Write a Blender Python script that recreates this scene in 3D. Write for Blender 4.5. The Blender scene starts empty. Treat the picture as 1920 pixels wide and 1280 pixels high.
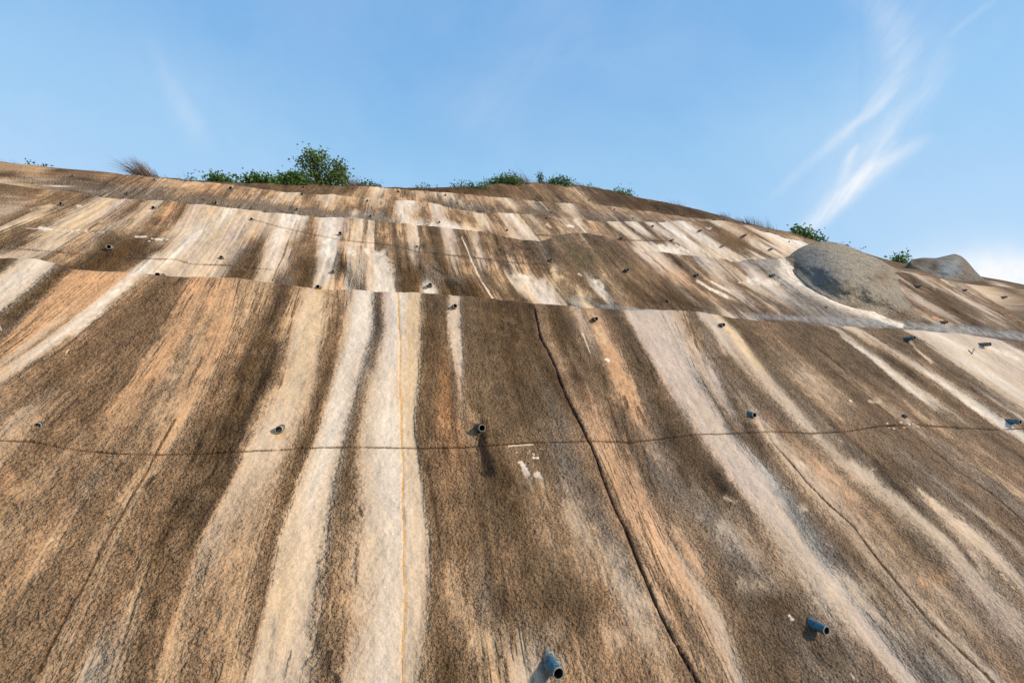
import bpy, math, random
import numpy as np
from mathutils import Vector, Matrix, Quaternion

C = bpy.context.scene.collection
sc = bpy.context.scene
R = math.radians

# ------------------------------------------------------------------ camera
FPX, CX, CY = 857.0, 960.0, 640.0            # focal length in photo pixels (16 mm lens)
PITCH, YAW = R(8.63), R(15.9)                # up, and right of the wall's inward axis (+Y)
CAM = np.array([0.0, 0.0, 1.6])
RT = np.array([math.cos(YAW), -math.sin(YAW), 0.0])
FH = np.array([math.sin(YAW), math.cos(YAW), 0.0])
FW = FH*math.cos(PITCH) + np.array([0, 0, 1.0])*math.sin(PITCH)
UP = -FH*math.sin(PITCH) + np.array([0, 0, 1.0])*math.cos(PITCH)
cd = bpy.data.cameras.new('camera'); cam = bpy.data.objects.new('camera', cd); C.objects.link(cam)
cd.sensor_width = 36.0; cd.lens = FPX/1920*36; cd.clip_end = 20000; cd.clip_start = 0.05
M3 = Matrix(((RT[0], UP[0], -FW[0]), (RT[1], UP[1], -FW[1]), (RT[2], UP[2], -FW[2])))
cam.matrix_world = Matrix.Translation(Vector(CAM)) @ M3.to_4x4()
sc.camera = cam

# ------------------------------------------------------------------ light
SUN_DIR = Vector((0.74, -0.50, 0.47)).normalized()     # towards the sun: right of and behind the camera
sun_el = math.asin(SUN_DIR.z); sun_az = math.atan2(SUN_DIR.x, SUN_DIR.y)
sd = bpy.data.lights.new('sun', 'SUN'); so = bpy.data.objects.new('sun', sd); C.objects.link(so)
sd.energy = 3.4; sd.angle = R(5); sd.color = (1.0, 0.87, 0.72)
so.rotation_euler = (-SUN_DIR).to_track_quat('-Z', 'Y').to_euler()
so.location = (20, -20, 20)
sc.view_settings.view_transform = 'Standard'; sc.view_settings.look = 'None'
sc.view_settings.exposure = 0.5; sc.view_settings.gamma = 1.0
K = np.array([1.22, 1.20, 1.22])              # scene light falling on the slope, used to turn picture tones into base colours

# sky: physical sky with thin cirrus, laid out by direction
W = bpy.data.worlds.new('World'); sc.world = W; W.use_nodes = True
nt = W.node_tree; nt.nodes.clear()
def N(t, typ, **kw):
    n = t.nodes.new(typ)
    for k, v in kw.items(): setattr(n, k, v)
    return n
def setin(t, sock, v):
    if v is None: return
    if isinstance(v, bpy.types.NodeSocket): t.links.new(v, sock)
    else: sock.default_value = v
def mth(t, op, a, b=None, c=None, clamp=False):
    n = N(t, 'ShaderNodeMath', operation=op, use_clamp=clamp)
    for i, v in enumerate((a, b, c)): setin(t, n.inputs[i], v)
    return n.outputs[0]
def mixc(t, f, a, b, blend='MIX'):
    n = N(t, 'ShaderNodeMix', data_type='RGBA', blend_type=blend)
    setin(t, n.inputs[0], f); setin(t, n.inputs[6], a); setin(t, n.inputs[7], b)
    return n.outputs[2]
def ramp(t, f, pts):
    n = N(t, 'ShaderNodeValToRGB'); setin(t, n.inputs[0], f)
    e = n.color_ramp.elements
    e[0].position = pts[0][0]; e[-1].position = pts[-1][0]
    for p, _ in pts[1:-1]: e.new(p)
    for k, (p, col) in enumerate(pts):
        e[k].color = (col, col, col, 1) if not hasattr(col, '__len__') else (*col, 1)
    return n.outputs[0]
def noise(t, vec, scale, detail=4, rough=0.55, dist=0.0):
    n = N(t, 'ShaderNodeTexNoise'); setin(t, n.inputs['Vector'], vec)
    n.inputs['Scale'].default_value = scale; n.inputs['Detail'].default_value = detail
    n.inputs['Roughness'].default_value = rough; n.inputs['Distortion'].default_value = dist
    return n.outputs[0]

def lin(c):
    c = np.asarray(c, float)/255
    return np.where(c <= .04045, c/12.92, ((c+.055)/1.055)**2.4)
sky = N(nt, 'ShaderNodeTexSky', sky_type='NISHITA', sun_disc=False)
sky.sun_elevation = sun_el; sky.sun_rotation = sun_az
sky.air_density = 1.0; sky.dust_density = 1.2; sky.ozone_density = 1.6; sky.altitude = 50
tc = N(nt, 'ShaderNodeTexCoord'); D = tc.outputs['Generated']
def dot(v):
    n = N(nt, 'ShaderNodeVectorMath', operation='DOT_PRODUCT'); nt.links.new(D, n.inputs[0])
    n.inputs[1].default_value = tuple(float(q) for q in v); return n.outputs['Value']
dc = mth(nt, 'MAXIMUM', dot(FW), 0.05)
P_ = mth(nt, 'DIVIDE', dot(RT), dc); Q_ = mth(nt, 'DIVIDE', dot(UP), dc)
comb = N(nt, 'ShaderNodeCombineXYZ'); nt.links.new(P_, comb.inputs[0]); nt.links.new(Q_, comb.inputs[1])
PQ = comb.outputs[0]
nw1 = mth(nt, 'SUBTRACT', noise(nt, PQ, 3.0, 3), 0.5)
nw2 = mth(nt, 'SUBTRACT', noise(nt, PQ, 11.0, 5, 0.6), 0.5)
Pd = mth(nt, 'ADD', mth(nt, 'ADD', P_, mth(nt, 'MULTIPLY', nw1, 0.012)), mth(nt, 'MULTIPLY', nw2, 0.034))
# streak texture running up and to the right with the cirrus
mp = N(nt, 'ShaderNodeMapping'); nt.links.new(PQ, mp.inputs[0]); mp.vector_type = 'TEXTURE'; mp.inputs['Rotation'].default_value = (0, 0, R(-38)); mp.inputs['Scale'].default_value = (1/9.0, 1/1.5, 1)
streak = noise(nt, mp.outputs[0], 3.0, 6, 0.6, 0.5)
streak = ramp(nt, streak, [(0.25, 0.0), (0.75, 1.0)])
def fcurve(x, pts, lo, hi, vlo, vhi):
    n = N(nt, 'ShaderNodeFloatCurve')
    xx = mth(nt, 'DIVIDE', mth(nt, 'SUBTRACT', x, lo), hi-lo, clamp=True)
    nt.links.new(xx, n.inputs['Value'])
    cu = n.mapping.curves[0]
    P = sorted(((a-lo)/(hi-lo), (b-vlo)/(vhi-vlo)) for a, b in pts)
    while len(cu.points) < len(P): cu.points.new(0.5, 0.5)
    for k, (a, b) in enumerate(P): cu.points[k].location = (a, b)
    n.mapping.update()
    return mth(nt, 'ADD', mth(nt, 'MULTIPLY', n.outputs[0], vhi-vlo), vlo)
def strand(pts):                 # pts: (px, py, half width px, strength)
    q = [((CY-y)/FPX, (x-CX)/FPX, w/FPX, s) for x, y, w, s in pts]
    lo, hi = min(a[0] for a in q)-.001, max(a[0] for a in q)+.001
    c = fcurve(Q_, [(a[0], a[1]) for a in q], lo, hi, -1.3, 1.3)
    w = fcurve(Q_, [(a[0], a[2]*1.35) for a in q], lo, hi, 0, .2)
    s = fcurve(Q_, [(a[0], a[3]) for a in q], lo, hi, 0, 1)
    d = mth(nt, 'DIVIDE', mth(nt, 'ABSOLUTE', mth(nt, 'SUBTRACT', Pd, c)), mth(nt, 'MAXIMUM', w, .002))
    g = mth(nt, 'EXPONENT', mth(nt, 'MULTIPLY', mth(nt, 'MULTIPLY', d, d), -0.9))
    return mth(nt, 'MULTIPLY', g, s)
strands = [
    strand([(1500, 450, 10, 0), (1522, 425, 14, .62), (1560, 385, 17, .66), (1600, 345, 17, .55), (1640, 313, 18, .36), (1700, 280, 18, .24), (1752, 246, 14, 0)]),
    strand([(1560, 400, 18, 0), (1605, 345, 24, .26), (1650, 290, 22, .30), (1672, 250, 20, .24), (1705, 203, 17, .26), (1752, 150, 17, .18), (1765, 108, 17, .08), (1765, 60, 17, 0)]),
    strand([(1570, 350, 7, 0), (1585, 318, 8, .28), (1598, 288, 6, .34), (1612, 268, 4, 0)]),
    strand([(1425, 392, 7, 0), (1480, 340, 10, .12), (1530, 296, 10, .22), (1600, 236, 11, .36), (1640, 206, 13, .38), (1672, 160, 20, .28), (1690, 110, 26, .24), (1680, 60, 30, .20), (1650, 15, 30, .20), (1610, -60, 30, 0)]),
    strand([(1500, 430, 30, .0), (1590, 330, 50, .10), (1660, 230, 60, .12), (1710, 120, 60, .10), (1720, 0, 60, .06), (1720, -80, 60, 0)]),
    strand([(380, 290, 20, 0), (352, 220, 16, .15), (325, 160, 12, .14), (298, 105, 10, .06), (270, 50, 10, 0)]),
    strand([(820, 270, 40, 0), (900, 215, 60, .05), (970, 130, 60, .06), (1060, 60, 50, .03), (1120, 10, 50, 0)]),
    strand([(1760, 80, 6, 0), (1800, 50, 7, .10), (1850, 10, 7, .08), (1900, -30, 7, 0)]),
]
cl = strands[0]
for s in strands[1:]: cl = mth(nt, 'ADD', cl, s)
cl = mth(nt, 'MULTIPLY', cl, mth(nt, 'ADD', mth(nt, 'MULTIPLY', streak, 1.0), 0.30))
# veil of thin broken cirrus everywhere, and low cumulus haze towards the horizon on the right
veil = ramp(nt, noise(nt, PQ, 1.6, 6, 0.6, 0.3), [(0.42, 0.0), (0.8, 0.32)])
dx = mth(nt, 'DIVIDE', mth(nt, 'SUBTRACT', P_, (1880-CX)/FPX), 0.17); dy = mth(nt, 'DIVIDE', mth(nt, 'SUBTRACT', Q_, (CY-525)/FPX), 0.065)
hz = mth(nt, 'EXPONENT', mth(nt, 'MULTIPLY', mth(nt, 'ADD', mth(nt, 'MULTIPLY', dx, dx), mth(nt, 'MULTIPLY', dy, dy)), -1.0))
hz = mth(nt, 'MULTIPLY', hz, ramp(nt, noise(nt, PQ, 9, 6, 0.6), [(0.3, 0.35), (0.62, 1.15)]))
cl = mth(nt, 'ADD', mth(nt, 'ADD', cl, mth(nt, 'MULTIPLY', veil, 0.55)), hz, clamp=True)
cl = mth(nt, 'MULTIPLY', cl, mth(nt, 'GREATER_THAN', dot(FW), 0.1))
BGS = 0.13
def skyu(c): return tuple(float(v)/(BGS*1.4142) for v in lin(c))
sepn = N(nt, 'ShaderNodeSeparateXYZ'); nt.links.new(D, sepn.inputs[0])
grad = ramp(nt, sepn.outputs[2], [(0.0, skyu((205,230,249))), (.18, skyu((190,223,250))), (.32, skyu((175,215,250))), (.48, skyu((156,207,248))), (.60, skyu((136,191,242))), (.75, skyu((122,179,236))), (1.0, skyu((95,150,215)))])
skyc = mixc(nt, 0.85, sky.outputs[0], grad)
skyc = mixc(nt, cl, skyc, (*skyu((250,252,255)), 1))
bg = N(nt, 'ShaderNodeBackground'); nt.links.new(skyc, bg.inputs[0]); bg.inputs[1].default_value = BGS
wo = N(nt, 'ShaderNodeOutputWorld'); nt.links.new(bg.outputs[0], wo.inputs[0])

# ------------------------------------------------------------------ helpers
def tag(o, label=None, cat=None, group=None, kind=None):
    if label: o['label'] = label
    if cat: o['category'] = cat
    if group: o['group'] = group
    if kind: o['kind'] = kind
    return o
def link(name, me, mat=None, parent=None):
    o = bpy.data.objects.new(name, me); C.objects.link(o)
    if mat and me and not me.materials: me.materials.append(mat)
    if parent: o.parent = parent
    return o
def mesh(name, V, F, smooth=True):
    me = bpy.data.meshes.new(name); me.from_pydata([tuple(map(float, v)) for v in V], [], F); me.update()
    if smooth: me.polygons.foreach_set('use_smooth', [True]*len(me.polygons))
    return me
def empty(name, loc):
    o = bpy.data.objects.new(name, None); C.objects.link(o); o.location = loc; o.empty_display_size = 0.1; return o
rng = np.random.default_rng(7)
TABS = [rng.random((256, 256)).astype(np.float32) for _ in range(8)]
def vn(x, y, s=0):
    T = TABS[s % 8]
    xi = np.floor(x); yi = np.floor(y); fx = x-xi; fy = y-yi
    fx = fx*fx*(3-2*fx); fy = fy*fy*(3-2*fy)
    a = (xi.astype(np.int64)+37*s) & 255; b = (yi.astype(np.int64)+91*s) & 255; a1 = (a+1) & 255; b1 = (b+1) & 255
    return (T[a, b]*(1-fx)+T[a1, b]*fx)*(1-fy)+(T[a, b1]*(1-fx)+T[a1, b1]*fx)*fy
def fbm(x, y, s=0, o=4, g=0.5):
    t = 0; a = 1; n = 0
    for k in range(o):
        t = t+a*vn(x*2**k+17.3*k, y*2**k+5.1*k, s+k); n += a; a *= g
    return t/n                                  # 0..1
def ss(a, b, x):
    t = np.clip((x-a)/(b-a), 0, 1); return t*t*(3-2*t)
def lin(c):
    c = np.asarray(c, float)/255
    return np.where(c <= .04045, c/12.92, ((c+.055)/1.055)**2.4)
def xinterp(x, xs, ys):                         # linear interpolation with straight extrapolation
    xs = np.asarray(xs, float); ys = np.asarray(ys, float)
    r = np.interp(x, xs, ys)
    r = np.where(x < xs[0], ys[0]+(x-xs[0])*(ys[1]-ys[0])/(xs[1]-xs[0]), r)
    return np.where(x > xs[-1], ys[-1]+(x-xs[-1])*(ys[-1]-ys[-2])/(xs[-1]-xs[-2]), r)
def project(P):
    d = P-CAM; c = np.maximum(d@FW, 0.05)
    return CX+FPX*(d@RT)/c, CY-FPX*(d@UP)/c
def ray(px, py):
    px = np.asarray(px, float); py = np.asarray(py, float)
    d = ((px-CX)/FPX)[..., None]*RT+((CY-py)/FPX)[..., None]*UP+FW
    return d/np.linalg.norm(d, axis=-1, keepdims=True)

# ------------------------------------------------------------------ slope geometry
AL = R(48.0); TA = math.tan(AL); D0 = 3.0
Y16 = D0/math.sin(AL)
NRM = np.array([0, -math.sin(AL), math.cos(AL)])
EDGE = {
 1: [(-500,462),(-200,480),(0,495),(60,497),(95,503),(125,512),(200,513),(290,514),(360,517),(430,520),(500,529),(540,533),(600,537),(680,541),(750,545),(800,549),(860,555),(930,563),(1000,572),(1090,578),(1175,585),(1300,590),(1400,597),(1480,604),(1540,611),(1680,617),(1800,626),(1920,640),(2100,662),(2400,690)],
 2: [(-500,310),(-200,333),(0,347),(40,352),(150,365),(180,370),(225,376),(287,377),(350,384),(460,394),(520,400),(600,406),(657,412),(730,420),(770,425),(830,430),(900,436),(955,450),(1010,464),(1050,459),(1100,458),(1200,470),(1260,475),(1300,479),(1342,481),(1378,487),(1430,486),(1475,486),(1560,496),(1687,512),(1763,522),(1833,532),(1920,542),(2100,570),(2400,610)],
 3: [(-500,280),(-200,300),(0,316),(100,324),(200,332),(320,340),(445,352),(602,365),(707,372),(800,380),(900,395),(1020,402),(1125,415),(1200,420),(1271,426),(1316,431),(1346,427),(1378,437),(1402,441),(1444,448),(1524,456),(1620,478),(1687,500),(1763,512),(1833,522),(1920,536.5),(2100,562),(2400,603)],
 4: [(-500,276),(-200,296),(0,312),(100,320),(200,328),(320,336),(430,342),(530,345),(640,348),(707,351),(800,357),(900,364),(965,370),(1060,380),(1120,383),(1160,388),(1200,395),(1256,402),(1305,407),(1342,412),(1369,417),(1406,423),(1450,432),(1524,448),(1620,475),(1687,495),(1763,508),(1833,519),(1920,535.5),(2100,560),(2400,600)],
 5: [(-500,272),(-200,292),(0,308),(60,315),(160,321),(240,327),(330,333),(380,338),(450,341),(530,342),(640,345),(720,348),(800,351),(850,349),(900,346),(950,342),(1000,340),(1040,342),(1080,346),(1130,353),(1200,367),(1265,380),(1305,391),(1350,402),(1387,412),(1444,426),(1481,434),(1534,449),(1617,473),(1687,490),(1763,503),(1833,516),(1887,527),(1920,534),(2100,558),(2400,597)],
}
WOFF = {1: 0.0, 2: 0.85, 3: 1.6, 4: 2.2, 5: 2.75}
def plane_hit(px, py, w, dy=0.0):               # ray against face plane (offset w into the hill)
    d = ray(px, py)
    # n.(P-P0)=0 with P0=(0,Y16+w+dy,1.6)
    P0 = np.array([0, Y16+w+dy, 1.6]); t = ((P0-CAM)@NRM)/(d@NRM)
    return CAM+d*t[..., None]
ZK = {}
for k in EDGE:
    e = np.array(EDGE[k], float)
    pp = np.arange(-500, 2401, 3.0); yy = np.interp(pp, e[:, 0], e[:, 1])
    yy = yy+(fbm(pp/60., pp*0+3.3*k, k, 3)-.5)*(3.0 if k == 1 else 2.0)+(fbm(pp/13., pp*0+7.7*k, k+2, 3)-.5)*(2.0 if k == 1 else 1.6)
    h = plane_hit(pp, yy, WOFF[k]); o = np.argsort(h[:, 0]); ZK[k] = (h[o, 0], h[o, 2])
def zedge(k, X):
    xs, zs = ZK[k]; return np.interp(X, xs, zs)
# columns: even in the picture across face 1, a coarse margin outside
NC = 1750
p0 = plane_hit(np.linspace(-420, 2330, NC), np.interp(np.linspace(-420, 2330, NC), np.array(EDGE[1])[:, 0], np.array(EDGE[1])[:, 1])+60, 0)
XC = np.concatenate([np.linspace(p0[0, 0]-14, p0[0, 0]-.1, 60), p0[:, 0], np.linspace(p0[-1, 0]+.1, p0[-1, 0]+25, 40)])
ZE = {k: zedge(k, XC) for k in EDGE}
for k in (2, 3, 4, 5): ZE[k] = np.maximum(ZE[k], ZE[k-1]+0.06)
print('edge heights', {k: (float(ZE[k][60]), float(ZE[k][900]), float(ZE[k][-60])) for k in ZE}, XC[0], XC[-1])
def face_y(Z, k): return Y16+WOFF[k]+(Z-1.6)/TA
rowsY, rowsZ, rowF = [], [], []
def add_row(Y, Z, f): rowsY.append(Y); rowsZ.append(Z); rowF.append(f)
RISE = 0.05
def face_rows(k, n, fr=None):
    zb = ZE[k-1]+RISE if k > 1 else np.zeros_like(XC)-2.02
    rr = {1: .13, 2: .13, 3: .12, 4: .12, 5: .3}[k]
    zt = ZE[k]
    span = np.maximum(zt-zb, .02)
    rr = np.minimum(rr, span*.45)
    zl = zt+.22*rr                               # fillet keeps the silhouette at zt
    z1 = zl-rr*math.sin(AL)
    fs = np.linspace(0, 1, n) if fr is None else fr
    for f in fs:
        Z = zb+(z1-zb)*f; add_row(face_y(Z, k), Z, k)
    L = (face_y(zl, k), zl); A = (face_y(z1, k), z1)
    if k < 5:
        wn = ZE[k]+RISE
        B0 = (face_y(wn, k+1), wn)
        ln = np.maximum(B0[0]-L[0], .05); q = np.minimum(rr/ln, .6)
        B = (L[0]+(B0[0]-L[0])*q, L[1]+(B0[1]-L[1])*q)
    else:
        B = (L[0]+.35, L[1]+.05)
    for t in np.linspace(0, 1, 11)[1:]:
        add_row((1-t)**2*A[0]+2*t*(1-t)*L[0]+t*t*B[0], (1-t)**2*A[1]+2*t*(1-t)*L[1]+t*t*B[1], k)
    if k < 5:
        for t in (.4, .75): add_row(B[0]+(B0[0]-B[0])*t, B[1]+(B0[1]-B[1])*t, k)
    else:
        for a in (1.2, 3, 6, 12, 25, 60): add_row(B[0]+a, B[1]-.01*a+0*B[1], k)
# face-1 rows even in the picture
ys = np.concatenate([np.linspace(2300, 1300, 110), np.linspace(1296, 556, 590)])
h = plane_hit(np.full(len(ys), 760.0), ys, 0)[:, 2]
zt = float(np.interp(0.0, ZK[1][0], ZK[1][1])); f1 = np.clip((h+2.02)/(zt+2.0-.05), 0, 1); f1 = np.unique(np.concatenate([[0], f1, [1]]))
face_rows(1, 0, f1); face_rows(2, 170); face_rows(3, 70); face_rows(4, 34); face_rows(5, 34)
YG = np.array(rowsY); ZG = np.array(rowsZ); FG = np.array(rowF)[:, None]+np.zeros_like(YG, int)
XG = np.broadcast_to(XC, YG.shape)
NR, NCT = YG.shape
P = np.stack([XG, YG, ZG], -1).astype(float)
# relief: gentle waves, lumps, and the two covered mounds
SL = np.hypot(YG, ZG)
amp = np.where(FG == 1, 1.0, 1.7)*np.where(FG == 5, .8, 1.0)
hgt = amp*((fbm(XG*.55+3, SL*.35, 1, 3)-.5)*.10+(fbm(XG*1.9, SL*1.1+9, 2, 3)-.5)*.035+(fbm(XG*6.5, SL*4.5, 3, 3)-.5)*.022+(fbm(XG*18, SL*16, 4, 2)-.5)*.006+np.where(FG == 1, (fbm(XG*38+5, SL*38, 5, 2)-.5)*.006, 0))
for (mx, my, rx, rz, hh, k) in [(1115, 495, 1.0, .8, .34, 2), (1385, 452, 1.9, .9, .35, 3), (690, 500, 1.5, .35, .12, 2), (880, 515, 2.0, .3, .14, 2), (100, 340, 3, .6, .2, 3), (250, 480, 1.2, .6, .12, 2)]:
    c = plane_hit(np.array([mx]), np.array([my]), WOFF[k])[0]
    g = np.exp(-((XG-c[0])/rx)**2-((ZG-c[2])/rz)**2)
    hgt = hgt+hh*g
# hold lips steady
P += hgt[..., None]*NRM
PF = P.reshape(-1, 3)
PX, PY = project(PF); FL = FG.reshape(-1)

# ------------------------------------------------------------------ stains and painted shade
PAL = {'W': (238,217,195), 'w': (217,188,157), 'p': (206,179,158), 'c': (222,188,148), 'o': (206,157,114), 'O': (222,164,86),
       't': (184,148,112), 'b': (148,115,84), 'r': (158,110,70), 'd': (95,71,44), 'k': (52,39,26), 'g': (140,122,104), 'G': (164,153,141),
       'l': (196,169,142), 'n': (115,91,66), 'e': (128,108,78), 'u': (156,152,148)}
PALL = {k: lin(v) for k, v in PAL.items()}
FLOW1 = [
 [(20,480),(-90,560),(-400,760)], [(65,505),(0,560),(-300,750),(-900,1150)], [(110,520),(60,570),(0,630),(-250,820),(-700,1200)],
 [(270,515),(200,570),(130,620),(0,710),(-300,930),(-650,1250)], [(335,518),(255,600),(150,700),(20,830),(-200,1050),(-400,1280)],
 [(430,520),(410,600),(383,670),(327,790),(290,857),(230,940),(150,1105),(62,1280)],
 [(545,533),(520,590),(480,680),(442,790),(400,900),(318,1010),(285,1130),(250,1280)],
 [(585,540),(562,620),(535,700),(500,800),(442,900),(388,1010),(350,1130),(310,1280)],
 [(608,545),(604,620),(585,700),(558,800),(515,900),(480,1010),(440,1130),(400,1280)],
 [(662,545),(655,620),(630,700),(602,800),(562,900),(523,1010),(502,1130),(475,1280)],
 [(699,548),(700,620),(677,700),(654,800),(631,900),(615,1010),(604,1130),(582,1280)],
 [(720,548),(720,620),(705,700),(680,800),(676,900),(674,1010),(650,1130),(650,1280)],
 [(746,545),(748,640),(751,750),(756,900),(759,1010),(759,1130),(757,1280)],
 [(791,553),(792,620),(789,700),(780,800),(796,900),(808,1010),(812,1130),(812,1280)],
 [(852,560),(856,640),(868,740),(885,860),(915,1010),(935,1130),(960,1280)],
 [(940,565),(958,680),(990,800),(1025,900),(1070,1010),(1110,1130),(1150,1280)],
 [(1000,575),(1008,620),(1046,700),(1091,800),(1134,900),(1182,1010),(1232,1130),(1300,1280)],
 [(1100,580),(1120,620),(1150,700),(1175,800),(1205,900),(1262,1010),(1340,1130),(1410,1280)],
 [(1175,587),(1192,620),(1240,700),(1300,800),(1378,900),(1468,1010),(1560,1130),(1670,1280)],
 [(1270,590),(1282,620),(1310,700),(1366,800),(1440,890),(1510,1010),(1610,1130),(1730,1280)],
 [(1305,590),(1320,620),(1360,700),(1422,800),(1514,900),(1621,1010),(1726,1130),(1860,1280)],
 [(1345,596),(1380,625),(1447,700),(1550,800),(1665,900),(1800,1010),(1895,1130),(2020,1280)],
 [(1470,604),(1510,640),(1600,705),(1720,800),(1878,905),(2010,1010),(2150,1130),(2350,1280)],
 [(1560,612),(1580,622),(1688,702),(1800,780),(2000,920),(2500,1280)],
 [(1695,618),(1740,640),(1870,715),(2000,800),(2200,920),(2750,1280)],
 [(1850,632),(1960,690),(2200,830),(2800,1200)], [(2100,664),(2400,820),(3200,1280)]]
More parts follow.
